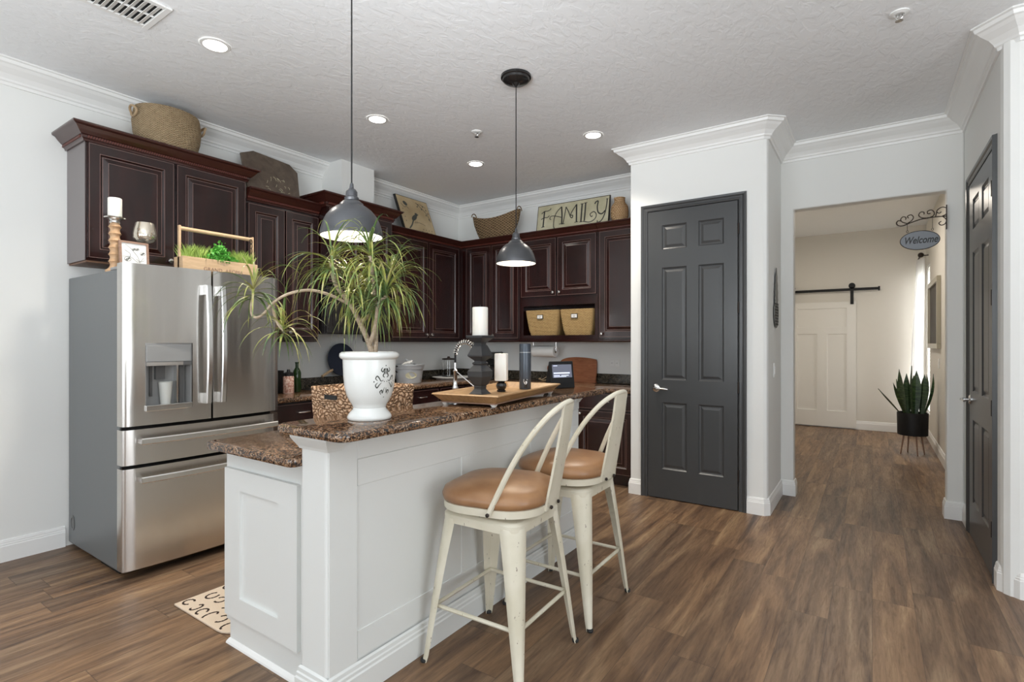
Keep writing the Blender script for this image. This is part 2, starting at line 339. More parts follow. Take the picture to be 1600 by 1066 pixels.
def stack(bm, layers, mi=0):
    """layers: (outline points, z)"""
    rings = [[bm.verts.new((x, y, z)) for x, y in pts] for pts, z in layers]
    n = len(rings[0])
    for a, b_ in zip(rings, rings[1:]):
        for i in range(n): bm.faces.new((a[i], a[(i+1) % n], b_[(i+1) % n], b_[i])).material_index = mi
    bm.faces.new(rings[0][::-1]).material_index = mi; bm.faces.new(rings[-1]).material_index = mi
def panelled(O, U, Nn, w_, h_, panels, t, rings, pale_line=None, back=True):
    """slab of w_ x h_ in the plane U/Z at O, thickness t along Nn, with profiled panels (u0,u1,v0,v1); rings: (inset, height, material)"""
    bm = NB(); O = Vector(O); U = Vector(U); Nn = Vector(Nn); Z = Vector((0, 0, 1))
    def V(u, v, n): return bm.verts.new(O+U*u+Z*v+Nn*n)
    us = sorted({0, w_, *[round(p[i], 5) for p in panels for i in (0, 1)]}); vs = sorted({0, h_, *[round(p[i], 5) for p in panels for i in (2, 3)]})
    G = {(i, j): V(u, v, t) for i, u in enumerate(us) for j, v in enumerate(vs)}
    for i in range(len(us)-1):
        for j in range(len(vs)-1):
            cu, cv = (us[i]+us[i+1])/2, (vs[j]+vs[j+1])/2
            if any(p[0] < cu < p[1] and p[2] < cv < p[3] for p in panels): continue
            bm.faces.new((G[i, j], G[i+1, j], G[i+1, j+1], G[i, j+1]))
    for p in panels:
        prev = None
        seq = [(0, t, 0)]+list(rings)
        for ins, hh, mi in seq:
            r = [V(p[0]+ins, p[2]+ins, hh), V(p[1]-ins, p[2]+ins, hh), V(p[1]-ins, p[3]-ins, hh), V(p[0]+ins, p[3]-ins, hh)]
            if prev:
                for k in range(4): bm.faces.new((prev[k], prev[(k+1) % 4], r[(k+1) % 4], r[k])).material_index = mi
            prev = r
        bm.faces.new(prev)
    c0 = [V(0, 0, 0), V(w_, 0, 0), V(w_, h_, 0), V(0, h_, 0)]; c1 = [V(0, 0, t), V(w_, 0, t), V(w_, h_, t), V(0, h_, t)]
    for k in range(4): bm.faces.new((c0[k], c0[(k+1) % 4], c1[(k+1) % 4], c1[k]))
    if back: bm.faces.new(c0[::-1])
    if pale_line:   # narrow paler line round the leaf edge
        e = pale_line; q0 = [V(e, e, t+.0004), V(w_-e, e, t+.0004), V(w_-e, h_-e, t+.0004), V(e, h_-e, t+.0004)]; g = e+0.0028
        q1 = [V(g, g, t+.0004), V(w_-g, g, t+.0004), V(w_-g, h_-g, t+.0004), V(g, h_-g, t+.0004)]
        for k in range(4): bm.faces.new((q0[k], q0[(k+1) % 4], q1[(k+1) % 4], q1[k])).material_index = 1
    bmesh.ops.remove_doubles(bm, verts=bm.verts, dist=1e-5)
    # orient outward
    for f in bm.faces:
        f.normal_update()
        if f.normal.dot(Nn) < -0.5 and (f.calc_center_median()-O).dot(Nn) > 0.002: f.normal_flip()
    return bm
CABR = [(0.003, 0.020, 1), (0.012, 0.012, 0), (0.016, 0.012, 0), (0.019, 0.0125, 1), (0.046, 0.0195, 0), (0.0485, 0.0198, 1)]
def cab_door(parent, O, U, Nn, w_, h_, knob=None, knob_w=True, st=0.058, name='door'):
    d = obj(name, panelled((0, 0, 0), U, Nn, w_, h_, [(st, w_-st, st, h_-st)], 0.020, CABR, pale_line=0.002), [M['cab'], M['pale_line']], parent, recalc=False)
    d.location = Vector(O)-parent.location if parent else O
    if knob is not None:
        bm = NB(); lathe(bm, [(0.006, 0), (0.006, 0.012), (0.013, 0.018), (0.016, 0.024), (0.013, 0.030), (0.004, 0.032)], 16)
        N3 = Vector(Nn); q = Vector((0, 0, 1)).rotation_difference(N3).to_matrix().to_4x4()
        bmesh.ops.transform(bm, matrix=Matrix.Translation(Vector(U)*knob[0]+Vector((0, 0, knob[1]))+N3*0.020) @ q, verts=bm.verts)
        obj('knob', bm, M['nickel'], d, smooth=True)
    return d
def bow_handle(parent, O, U, Nn, w_=0.11, m=None, r=0.005, out=0.028):
    bm = NB(); U = Vector(U); Nn = Vector(Nn); pts = [U*(-w_/2)+Nn*0.0, U*(-w_/2*0.86)+Nn*out*0.7, U*0+Nn*out, U*(w_/2*0.86)+Nn*out*0.7, U*(w_/2)+Nn*0.0]
    tube(bm, smoothpath(pts, 5), r, 8); h = obj('handle', bm, m or M['nickel'], parent, smooth=True); h.location = O; return h
def text_mesh(s, size, ext=0.001, shear=0.0, align='CENTER', bold=0.0):
    cu = bpy.data.curves.new('t', 'FONT'); cu.body = s; cu.size = size; cu.extrude = ext; cu.shear = shear; cu.offset = bold; cu.align_x = align; cu.align_y = 'CENTER'
    o = bpy.data.objects.new('t', cu); C.objects.link(o)
    dg = bpy.context.evaluated_depsgraph_get(); me = bpy.data.meshes.new_from_object(o.evaluated_get(dg)); bpy.data.objects.remove(o); bpy.data.curves.remove(cu)
    return me
def place_flat(me, O, U, V_, N_):
    U, V_, N_ = Vector(U), Vector(V_), Vector(N_)
    mt = Matrix(((U.x, V_.x, N_.x, O[0]), (U.y, V_.y, N_.y, O[1]), (U.z, V_.z, N_.z, O[2]), (0, 0, 0, 1))); me.transform(mt); return me
def ribbon(bm, pts, wd, O, U, V_, N_, t=0.0012, mi=0):
    """flat stroke through 2D pts on a face"""
    O, U, V_, N_ = Vector(O), Vector(U), Vector(V_), Vector(N_)
    P = [Vector((p[0], p[1])) for p in pts]; n = len(P); L_ = []; R_ = []
    for i in range(n):
        d = P[min(i+1, n-1)]-P[max(i-1, 0)]
        if d.length < 1e-9: d = Vector((1, 0))
        d.normalize(); q = Vector((-d.y, d.x)); ww = wd[i] if isinstance(wd, list) else wd
        for lst, s in ((L_, 1), (R_, -1)):
            a = P[i]+q*(s*ww/2); lst.append((bm.verts.new(O+U*a.x+V_*a.y+N_*0.0002), bm.verts.new(O+U*a.x+V_*a.y+N_*t)))
    for i in range(n-1):
        for a, b_, c, d in ((L_[i][1], R_[i][1], R_[i+1][1], L_[i+1][1]), (L_[i][0], L_[i][1], L_[i+1][1], L_[i+1][0]), (R_[i][1], R_[i][0], R_[i+1][0], R_[i+1][1])):
            bm.faces.new((a, b_, c, d)).material_index = mi
def sm2(P, sub=6): return [(v.x, v.y) for v in smoothpath([(p[0], p[1], 0) for p in P], sub)]

# ------------------------------------------------------------------ room shell
struct('floor', BX(-4.6, 4.2, -4.2, 9.9, -0.06, 0.0), M['floor'])
struct('ceiling', BX(-4.6, 4.2, -4.2, 9.9, H, H+0.06), M['ceil'])
struct('wall_left', BX(-4.53, -4.41, -4.1, 5.33, 0, H), M['wall'])
struct('wall_back', BX(-4.41, -0.79, 5.21, 5.33, 0, H), M['wall'])
bm = NB()
box(bm, -1.785, -1.645, 4.49, 4.61, 0, H); box(bm, -1.645, -0.865, 4.49, 4.61, 2.505, H)
prism(bm, [(-0.865, 4.49), (-0.70, 4.49), (-0.679, 4.499), (-0.67, 4.52), (-0.67, 5.21), (-0.79, 5.21), (-0.79, 4.61), (-0.865, 4.61)], 0, H)
box(bm, -1.785, -1.665, 4.61, 5.21, 0, H)
struct('wall_pantry', bm, M['wall'])
bm = NB()
ol = [(-0.79, 0), (-0.57, 0), (-0.57, 2.515), (0.47, 2.515), (0.47, 0), (0.575, 0), (0.575, H), (-0.79, H)]
fa = [bm.verts.new((x, 5.21, z)) for x, z in ol]; fb = [bm.verts.new((x, 5.33, z)) for x, z in ol]; bm.faces.new(fa); bm.faces.new(fb[::-1])
for i in range(len(ol)): bm.faces.new((fa[i], fa[i-1], fb[i-1], fb[i]))
struct('wall_hall_opening', bm, M['wall'], bevel=0.012, seg=3)
bm = NB()
prism(bm, [(0.575, 3.985), (0.575, 3.86), (0.582, 3.825), (0.605, 3.802), (0.64, 3.795), (4.0, 3.795), (4.0, 3.92), (0.70, 3.92), (0.70, 3.985)], 0, H)
box(bm, 0.575, 0.70, 3.985, 4.925, 2.475, H); box(bm, 0.575, 0.70, 4.925, 5.33, 0, H)
struct('wall_right', bm, M['wall'])
# living room behind the camera: two glazed openings in the rear wall, one in the side wall
bm = NB()
for x0, x1 in ((-4.53, -3.9), (-1.6, -0.75), (1.55, 4.12)): box(bm, x0, x1, -4.1, -3.98, 0, H)
for x0, x1 in ((-3.9, -1.6), (-0.75, 1.55)): box(bm, x0, x1, -4.1, -3.98, 0, 0.3); box(bm, x0, x1, -4.1, -3.98, 2.6, H)
struct('wall_living_rear', bm, M['wall'])
bm = NB()
box(bm, 4.0, 4.12, -3.98, -1.5, 0, H); box(bm, 4.0, 4.12, 1.1, 3.92, 0, H); box(bm, 4.0, 4.12, -1.5, 1.1, 0, 0.3); box(bm, 4.0, 4.12, -1.5, 1.1, 2.6, H)
struct('wall_living_side', bm, M['wall'])
# hall
bm = NB(); box(bm, -1.5, 0.65, 9.76, 9.88, 0, H)
struct('wall_hall_far', bm, M['hallwall'])
bm = NB(); box(bm, 0.65, 0.77, 5.33, 9.17, 0, H); box(bm, 0.65, 0.77, 9.17, 9.68, 2.45, H); box(bm, 0.65, 0.77, 9.17, 9.68, 0, 0.35); box(bm, 0.65, 0.77, 9.68, 9.88, 0, H)
struct('wall_hall_right', bm, M['hallwall'])
struct('wall_hall_left', BX(-1.62, -1.5, 5.33, 9.88, 0, H), M['hallwall'])
struct('wall_hall_near', BX(-1.5, -0.79, 5.33, 5.36, 0, H), M['hallwall'])
# chase box above the range cabinet
struct('wall_vent_chase', BX(-4.41, -4.11, 3.17, 3.56, 2.66, H), M['wall'])

# crown moulding, baseboards
CR = [(0, H-0.135), (0.012, H-0.135), (0.016, H-0.118), (0.026, H-0.112), (0.03, H-0.10), (0.05, H-0.075), (0.085, H-0.05), (0.10, H-0.035), (0.112, H-0.03), (0.118, H-0.012), (0.13, H-0.008), (0.13, H), (0, H)]
bm = NB(); sweep(bm, [(-4.41, -3.98), (-4.41, 3.17)], CR); struct('trim_1', bm, M['trim'])
bm = NB(); sweep(bm, [(-4.41, 3.56), (-4.41, 5.21), (-1.785, 5.21), (-1.785, 4.49), (-0.70, 4.49), (-0.67, 4.52), (-0.67, 5.21), (0.575, 5.21), (0.575, 3.865), (0.645, 3.795), (4.0, 3.795)], CR)
struct('trim_2', bm, M['trim'])
BB = [(0, 0), (0.016, 0), (0.016, 0.095), (0.013, 0.10), (0.013, 0.108), (0.010, 0.112), (0.010, 0.120), (0.006, 0.132), (0, 0.135)]
def bb(name, path):
    bm = NB(); sweep(bm, path, BB); return struct(name, bm, M['trim'])
bb('baseboard_left', [(-4.41, -3.98), (-4.41, 1.2)])
bb('baseboard_pantry_left', [(-1.785, 4.60), (-1.785, 4.49), (-1.685, 4.49)])
bb('baseboard_pantry_right', [(-0.82, 4.49), (-0.70, 4.49), (-0.67, 4.52), (-0.67, 5.21), (-0.57, 5.21), (-0.57, 5.33)])
bb('baseboard_hall_post', [(0.47, 5.33), (0.47, 5.21), (0.575, 5.21), (0.575, 4.97)])
bb('baseboard_right', [(0.575, 3.94), (0.575, 3.865), (0.645, 3.795), (4.0, 3.795)])
bb('baseboard_hall_far', [(-1.5, 9.76), (0.65, 9.76), (0.65, 5.34)])

# ------------------------------------------------------------------ six panel doors
def six_panel(name, O, U, Nn, w_, h_, kind, knob_u, hinge_u):
    d = panelled((0, 0, 0), U, Nn, w_, h_, [], 0.035, [])
    d.free()
    s = w_/0.736; a0, a1, b0, b1 = 0.125*s, 0.335*s, 0.432*s, 0.632*s
    hz = h_/2.475
    P = [(a, b_, z0*hz, z1*hz) for a, b_ in ((a0, a1), (b0, b1)) for z0, z1 in ((0.25, 0.825), (1.02, 1.985), (2.14, 2.35))]
    R_ = [(0.006, 0.028, 0), (0.014, 0.024, 0), (0.020, 0.024, 0), (0.040, 0.031, 0)]
    o = obj(name, panelled((0, 0, 0), U, Nn, w_, h_, P, 0.035, R_), M['door'], recalc=False); o.location = O; o['kind'] = 'structure'
    U_, N_ = Vector(U), Vector(Nn)
    sg = 1 if knob_u < w_/2 else -1
    bm = NB(); lathe(bm, [(0.033, 0), (0.033, 0.006), (0.026, 0.012), (0.012, 0.014), (0.011, 0.045)], 24)
    q = Vector((0, 0, 1)).rotation_difference(N_).to_matrix().to_4x4()
    bmesh.ops.transform(bm, matrix=q, verts=bm.verts)
    tube(bm, [N_*0.045, N_*0.052+U_*sg*0.01, N_*0.052+U_*sg*0.06, N_*0.048+U_*sg*0.115+Vector((0, 0, -0.004))], [0.011, 0.010, 0.008, 0.007], 10)
    hd = obj('door_handle', bm, M['chrome'], o, smooth=True); hd.location = U_*knob_u+N_*0.035+Vector((0, 0, 0.945))
    bm = NB(); c = U_*(0.0 if knob_u < w_/2 else w_)
    for k in range(4):
        bm = NB(); tube(bm, [(0, 0, -0.045), (0, 0, 0.045)], 0.007, 8)
        for dx in (-0.016, 0.016):
            p = U_*dx; 
            for zz in (-0.045,): pass
        h_o = obj('hinge', bm, M['iron'], o); h_o.location = U_*hinge_u+N_*0.036+Vector((0, 0, (0.28, 0.98, 1.62, 2.25)[k]*hz))
    return o
def casing(name, path_uv, O, U, Nn):
    """door casing with a stepped profile: path is up-over-down in (u,z), on plane O/U"""
    bm = NB(); U_, N_ = Vector(U), Vector(Nn); O = Vector(O)
    (u0, u1, zt) = path_uv; prof = [(0, 0), (0, 0.012), (0.010, 0.016), (0.018, 0.012), (0.030, 0.012), (0.040, 0.020), (0.056, 0.022), (0.060, 0)]
    rings = []
    for u, z, du, dz in ((u0, 0, -1, 0), (u0, zt, -1, 1), (u1, zt, 1, 1), (u1, 0, 1, 0)):
        rings.append([bm.verts.new(O+U_*(u+du*a)+Vector((0, 0, z+dz*a))+N_*n) for a, n in prof])
    k = len(prof)
    for a, b_ in zip(rings, rings[1:]):
        for j in range(k): bm.faces.new((a[j], a[(j+1) % k], b_[(j+1) % k], b_[j]))
    bm.faces.new(rings[0][::-1]); bm.faces.new(rings[-1])
    return struct(name, bm, M['door'])
six_panel('door_1', (-1.622, 4.51, 0.008), (1, 0, 0), (0, -1, 0), 0.736, 2.475, 'p', 0.075, 0.742)
casing('trim_3', (-1.628, -0.880, 2.49), (0, 4.49, 0), (1, 0, 0), (0, -1, 0))
struct('trim_4', BX(-1.645, -0.865, 4.545, 4.60, 0, 2.505), M['door'])
six_panel('door_2', (0.60, 4.885, 0.008), (0, -1, 0), (-1, 0, 0), 0.865, 2.44, 'r', 0.075, 0.872)
casing('trim_5', (-4.905, -4.005, 2.455), (0.575, 0, 0), (0, -1, 0), (-1, 0, 0))
struct('trim_6', BX(0.61, 0.69, 3.985, 4.925, 0, 2.475), M['door'])

# ------------------------------------------------------------------ upper cabinets
def cab_crown(parent, path, z, hgt, out):
    f = lambda a, t: (a*out, z+t*hgt)
    prof = [f(0, 0), f(0.18, 0), f(0.22, 0.12), f(0.30, 0.18), f(0.30, 0.34), f(0.42, 0.38), f(0.62, 0.58), f(0.80, 0.78), f(0.95, 0.84), f(1.0, 0.90), f(1.0, 1.0), f(0, 1.0)]
    bm = NB(); sweep(bm, path, prof)
    c = obj('crown', bm, M['cab_crown'], parent, world=True)
    # dentil rope band
    bm = NB()
    for (x0, y0), (x1, y1) in zip(path, path[1:]):
        d = Vector((x1-x0, y1-y0, 0)); Ln = d.length; d.normalize(); nn = Vector((d.y, -d.x, 0)); n = int(Ln/0.014)
        for i in range(n):
            p = Vector((x0, y0, z+hgt*0.26))+d*((i+0.5)*Ln/n)+nn*(out*0.30)
            a = d*0.0042; b_ = nn*0.006; h = Vector((0, 0, hgt*0.075))
            v = [bm.verts.new(p+s1*a+s2*b_+s3*h+s3*a*0.7) for s3 in (-1, 1) for s2 in (-1, 1) for s1 in (-1, 1)]
            for fidx in ((0, 2, 3, 1), (4, 5, 7, 6), (0, 1, 5, 4), (2, 6, 7, 3), (0, 4, 6, 2), (1, 3, 7, 5)): bm.faces.new([v[q] for q in fidx])
    b = obj('rope_band', bm, M['wood_dk'], c); b.parent = c
    me = b.data; me.transform(Matrix.Translation(-parent.location))
    b['kind'] = 'stuff'
    return c
M['wood_dk'] = mat('carved_rope_red_brown', (0.12, 0.03, 0.02), 0.3)
GU = 'upper cabinets along the kitchen walls'
def upper_left(label, x1, y0, y1, z0, z1, doors, zd0, zd1, knob, ztop, cout, side=None, path=None, bodyz=None):
    t = thing('wall_cabinet', label, 'cabinet', (-4.40, (y0+y1)/2, z0), 0, GU)
    obj('body', BX(-4.405, x1, y0, y1, z0, z1), [M['cab']], t, world=True)
    if side: obj('side_panel', BX(-4.405, x1-0.004, y0-0.004, y0-0.0005, z0, z1), M['cab_side'], t, world=True)
    bt = obj('bottom_panel', BX(-4.40, x1-0.005, y0+0.005, y1-0.005, z0-0.012, z0-0.001), M['cab_under'] if side else M['cab'], t, world=True)
    for i, (a, b_) in enumerate(doors):
        kn = (b_-a-0.028, 0.035) if i % 2 == 0 else (0.028, 0.035)
        cab_door(t, (x1, a, zd0), (0, 1, 0), (1, 0, 0), b_-a, zd1-zd0, kn if knob else None)
    if path: cab_crown(t, path, ztop[0], ztop[1]-ztop[0], cout)
    return t
e = 0.0
upper_left('tallest dark cherry wall cabinet above the refrigerator with grey side panel', -4.085, 1.215, 2.235, 1.87, 2.63, [(1.225, 1.715), (1.735, 2.228)], 1.885, 2.61, True, (2.615, 2.715), 0.085, side=True,
           path=[(-4.405, 1.215), (-4.085, 1.215), (-4.085, 2.235), (-4.16, 2.235)][::1])
upper_left('dark cherry wall cabinet between refrigerator cabinet and range cabinet', -4.085, 2.24, 2.895, 1.365, 2.49, [(2.252, 2.562), (2.575, 2.888)], 1.40, 2.455, True, (2.475, 2.575), 0.075,
           path=[(-4.085, 2.245), (-4.085, 2.895)])
upper_left('short dark cherry wall cabinet over the microwave with raised crown', -3.965, 2.90, 3.655, 1.875, 2.57, [(2.912, 3.27), (3.285, 3.645)], 1.89, 2.54, True, (2.545, 2.66), 0.085,
           path=[(-4.405, 2.90), (-3.965, 2.90), (-3.965, 3.655), (-4.405, 3.655)])
upper_left('dark cherry wall cabinet in the room corner under the bird clock', -4.085, 3.66, 4.885, 1.365, 2.49, [(3.765, 4.285), (4.305, 4.815)], 1.40, 2.455, True, (2.465, 2.545), 0.075,
           path=[(-4.085, 3.66), (-4.085, 4.885)])
def upper_back(label, x0, x1, doors, zd, z0=1.365, z1=2.49, knobs=None, hollow=None, crown=True):
    t = thing('wall_cabinet', label, 'cabinet', ((x0+x1)/2, 5.205, z0), 0, GU)
    Y = 4.875
    if hollow:
        a, b_ = hollow; bm = NB()
        box(bm, x0, x1, Y, 5.205, b_, z1); box(bm, x0, x1, Y, 5.205, z0, a); box(bm, x0, x0+0.035, Y, 5.205, a, b_); box(bm, x1-0.035, x1, Y, 5.205, a, b_); box(bm, x0+.035, x1-.035, 5.19, 5.205, a, b_)
        obj('body', bm, M['cab'], t, world=True)
    else: obj('body', BX(x0, x1, Y, 5.205, z0, z1), M['cab'], t, world=True)
    for i, (a, b_) in enumerate(doors):
        k = None if knobs is None else ((b_-a-0.028, 0.035) if knobs[i] == 'r' else (0.028, 0.035))
        cab_door(t, (a, Y, zd[0]), (1, 0, 0), (0, -1, 0), b_-a, zd[1]-zd[0], k)
    cab_crown(t, [(x0 if x0 > -4.0 else -4.085, Y), (x1, Y)], 2.465, 0.08, 0.075)
    bm = NB(); sweep(bm, [(max(x0, -4.085), Y), (x1, Y)], [(0, z0-0.012), (0.018, z0-0.012), (0.022, z0), (0.022, z0+0.012), (0, z0+0.018)])
    obj('light_rail', bm, M['cab'], t, world=True)
    return t
upper_back('narrow two-door dark cherry wall cabinet behind the far pendant lamp', -4.08, -3.225, [(-3.985, -3.625), (-3.61, -3.245)], (1.395, 2.46), knobs='rl')
upper_back('dark cherry wall cabinet with open cubby holding two baskets', -3.22, -2.285, [(-3.205, -2.765), (-2.745, -2.30)], (1.845, 2.46), knobs='rl', hollow=(1.425, 1.745))
upper_back('single-door dark cherry wall cabinet beside the pantry corner', -2.28, -1.79, [(-2.262, -1.805)], (1.40, 2.46), knobs='l')

# ------------------------------------------------------------------ base cabinets and counters
GB = 'dark base cabinets under the granite counter'
def base_cab(label, facing, a, b_, face, drawers=True, kn='l', both=False):
    # facing 'x': left wall run, front plane x=face; 'y': back wall run, front plane y=face
    if facing == 'x':
        t = thing('base_cabinet', label, 'cabinet', (-4.40, (a+b_)/2, 0), 0, GB); U, Nn = (0, 1, 0), (1, 0, 0)
        bm = NB(); box(bm, -4.405, face, a, b_, 0.10, 0.872); box(bm, -4.405, face-0.07, a, b_, 0, 0.10); O = lambda u, z: (face, u, z)
    else:
        t = thing('base_cabinet', label, 'cabinet', ((a+b_)/2, 5.20, 0), 0, GB); U, Nn = (1, 0, 0), (0, -1, 0)
        bm = NB(); box(bm, a, b_, face, 5.205, 0.10, 0.872); box(bm, a, b_, face+0.07, 5.205, 0, 0.10); O = lambda u, z: (u, face, z)
    obj('body', bm, M['cab'], t, world=True)
    w_ = b_-a-0.03
    d = obj('drawer', panelled((0, 0, 0), U, Nn, w_, 0.145, [], 0.02, [], pale_line=0.002), [M['cab'], M['pale_line']], t, recalc=False)
    d.location = Vector(O(a+0.015, 0.715))-t.location
    bow_handle(d, Vector(U)*(w_/2)+Vector(Nn)*0.02+Vector((0, 0, 0.075)), U, Nn)
    if both:
        for s, k in ((0, 'r'), (1, 'l')):
            wd = w_/2-0.004; cab_door(t, O(a+0.015+s*(w_/2+0.004), 0.12), U, Nn, wd, 0.575, (wd-0.03, 0.545) if k == 'r' else (0.03, 0.545))
    else: cab_door(t, O(a+0.015, 0.12), U, Nn, w_, 0.575, (0.03, 0.545) if kn == 'l' else (w_-0.03, 0.545))
    return t
base_cab('dark cherry base cabinet beside the refrigerator', 'x', 2.20, 2.895, -3.80, both=True)
base_cab('dark cherry base cabinet with drawer right of the range', 'x', 3.66, 4.16, -3.80)
base_cab('dark cherry base cabinet nearest the counter corner', 'x', 4.165, 4.60, -3.80)
base_cab('dark cherry base cabinet on back wall in the room corner', 'y', -3.78, -3.08, 4.605, both=True)
base_cab('dark cherry base cabinet on back wall below the cubby', 'y', -3.075, -2.385, 4.605, both=True)
base_cab('dark cherry base cabinet behind the far bar stool', 'y', -2.38, -1.79, 4.605, kn='l')
# L-shaped worktop, two pieces around the range
def slab(bm, pts, z0, z1, r=0.008):
    n = len(pts); cx = sum(p[0] for p in pts)/n; cy = sum(p[1] for p in pts)/n
    def off(d):
        out = []
        for i in range(n):
            p = Vector(pts[i]); a = (p-Vector(pts[i-1])).normalized(); b_ = (Vector(pts[(i+1) % n])-p).normalized()
            n1 = Vector((a.y, -a.x)); n2 = Vector((b_.y, -b_.x)); o = n1+n2; o = o/max(o.dot(n1), 0.3); out.append(tuple(p-o*d))
        return out
    area_ = sum(pts[i-1][0]*pts[i][1]-pts[i][0]*pts[i-1][1] for i in range(n))
    if area_ < 0: pts = pts[::-1]
    ring = [(off(r), z0), (off(r*0.3), z0+r*0.3), (off(0), z0+r), (off(0), z1-r), (off(r*0.3), z1-r*0.3), (off(r), z1)]
    stack(bm, ring)
bm = NB(); slab(bm, [(-4.405, 2.19), (-3.765, 2.19), (-3.765, 2.895), (-4.405, 2.895)], 0.878, 0.914)
tag(obj('worktop', bm, M['granite'], smooth=True), 'polished brown granite worktop between refrigerator and range', 'worktop')
bm = NB(); slab(bm, [(-4.405, 3.665), (-3.765, 3.665), (-3.765, 4.57), (-1.79, 4.57), (-1.79, 5.205), (-4.405, 5.205)], 0.878, 0.914)
tag(obj('worktop', bm, M['granite'], smooth=True), 'polished brown granite worktop turning the room corner', 'worktop')
bm = NB(); box(bm, -4.408, -4.388, 2.19, 5.19, 0.915, 1.015); box(bm, -4.408, -1.79, 5.188, 5.208, 0.915, 1.015)
tag(obj('backsplash', bm, M['granite_dark'], bevel=0.003), 'low dark speckled granite backsplash along both kitchen walls', 'backsplash')

# range + microwave
t = thing('range', 'black and stainless range under the microwave', 'stove', (-4.1, 3.28, 0))
obj('body', BX(-4.385, -3.78, 2.905, 3.65, 0.02, 0.905), M['blkgloss'], t, world=True, bevel=0.004)
obj('cooktop', BX(-4.385, -3.76, 2.90, 3.655, 0.905, 0.920), M['blkgloss'], t, world=True, bevel=0.004)
obj('oven_door', BX(-3.78, -3.75, 2.915, 3.64, 0.16, 0.76), M['steel'], t, world=True, bevel=0.005)
bm = NB(); tube(bm, [(-3.70, 2.98, 0.72), (-3.70, 3.57, 0.72)], 0.012, 12); tube(bm, [(-3.76, 3.0, 0.72), (-3.70, 3.0, 0.72)], 0.008); tube(bm, [(-3.76, 3.55, 0.72), (-3.70, 3.55, 0.72)], 0.008)
obj('handle', bm, M['steel_bar'], t, world=True, smooth=True)
for k in range(5):
    bm = NB(); lathe(bm, [(0.02, 0), (0.02, 0.02), (0.014, 0.03)], 16); bmesh.ops.transform(bm, matrix=Matrix.Translation((-3.78, 3.0+0.14*k, 0.83)) @ Matrix.Rotation(PI/2, 4, 'Y'), verts=bm.verts)
    obj('burner_knob', bm, M['steel_bar'], t, world=True)
t = thing('microwave', 'black microwave with stainless handle mounted under the short range cabinet', 'microwave', (-4.1, 3.28, 1.43))
obj('body', BX(-4.39, -4.0, 2.905, 3.65, 1.425, 1.86), M['blkgloss'], t, world=True, bevel=0.003)
obj('door', BX(-4.0, -3.975, 2.91, 3.46, 1.43, 1.855), M['blkgloss'], t, world=True, bevel=0.004)
obj('window', BX(-3.976, -3.972, 2.97, 3.38, 1.50, 1.80), M['blkgloss'], t, world=True)
obj('control_panel', BX(-4.0, -3.977, 3.465, 3.645, 1.43, 1.855), M['blkgloss'], t, world=True)
bm = NB(); tube(bm, [(-3.94, 3.43, 1.47), (-3.94, 3.43, 1.82)], 0.009, 10)
obj('handle', bm, M['steel_bar'], t, world=True)

# ------------------------------------------------------------------ refrigerator
t = thing('refrigerator', 'stainless french door refrigerator with grey sides and ice dispenser', 'refrigerator', (-3.95, 1.66, 0))
FY0, FY1 = 1.197, 2.138
obj('body', BX(-4.39, -3.555, FY0+0.018, FY1-0.018, 0.03, 1.772), M['fridge_side'], t, world=True, bevel=0.006)
bm = NB(); box(bm, -3.9, -3.62, FY0+0.04, FY1-0.04, 0.0, 0.03); obj('foot_rail', bm, M['blk'], t, world=True)
obj('gasket', BX(-3.556, -3.538, FY0+0.022, FY1-0.022, 0.045, 1.775), M['dark'], t, world=True)
def fdoor(name, y0, y1, z0, z1, curve=0.0, hole=None):
    """door front bulging in plan like the real one"""
    bm = NB(); seg = 14
    ys = sorted(set([y0+(y1-y0)*i/seg for i in range(seg+1)]+([hole[0], hole[1]] if hole else []))); c = (FY0+FY1)/2; hw = (FY1-FY0)/2
    def X(y):
        u = (y-c)/hw; ed = min((y-y0), (y1-y))
        rnd = 0.016*(1-min(1, max(0, ed)/0.022)**0.5) if (abs(y-FY0) < 0.03 or abs(y-FY1) < 0.03) else 0.0
        return -3.462+0.028*(1-u*u)-0.0-rnd
    ex = [y0+0.003, y0+0.008, y0+0.015, y1-0.015, y1-0.008, y1-0.003]
    ys = sorted(set(ys+ex)); zs = sorted({z0, z1, *([hole[2], hole[3]] if hole else [])})
    G = {(i, j): bm.verts.new((X(y), y, z)) for i, y in enumerate(ys) for j, z in enumerate(zs)}
    B = {(i, j): bm.verts.new((-3.538, y, z)) for i, y in enumerate(ys) for j, z in enumerate(zs)}
    for i in range(len(ys)-1):
        for j in range(len(zs)-1):
            cy_, cz_ = (ys[i]+ys[i+1])/2, (zs[j]+zs[j+1])/2
            inh = hole and hole[0] < cy_ < hole[1] and hole[2] < cz_ < hole[3]
            if not inh: bm.faces.new((G[i, j], G[i+1, j], G[i+1, j+1], G[i, j+1]))
            bm.faces.new((B[i, j], B[i, j+1], B[i+1, j+1], B[i+1, j]))
        bm.faces.new((G[i, 0], B[i, 0], B[i+1, 0], G[i+1, 0])); k = len(zs)-1; bm.faces.new((G[i, k], G[i+1, k], B[i+1, k], B[i, k]))
    for j in range(len(zs)-1):
        bm.faces.new((G[0, j], G[0, j+1], B[0, j+1], B[0, j])); k = len(ys)-1; bm.faces.new((G[k, j], B[k, j], B[k, j+1], G[k, j+1]))
    return obj(name, bm, M['steel'], t, world=True, smooth=True, auto=30)
HOLE = (1.305, 1.553, 0.955, 1.345)
dl = fdoor('door', FY0, 1.662, 0.872, 1.80, hole=HOLE)
dr = fdoor('door', 1.674, FY1, 0.872, 1.80)
d1 = fdoor('drawer', FY0, FY1, 0.652, 0.852)
d2 = fdoor('drawer', FY0, FY1, 0.055, 0.632)
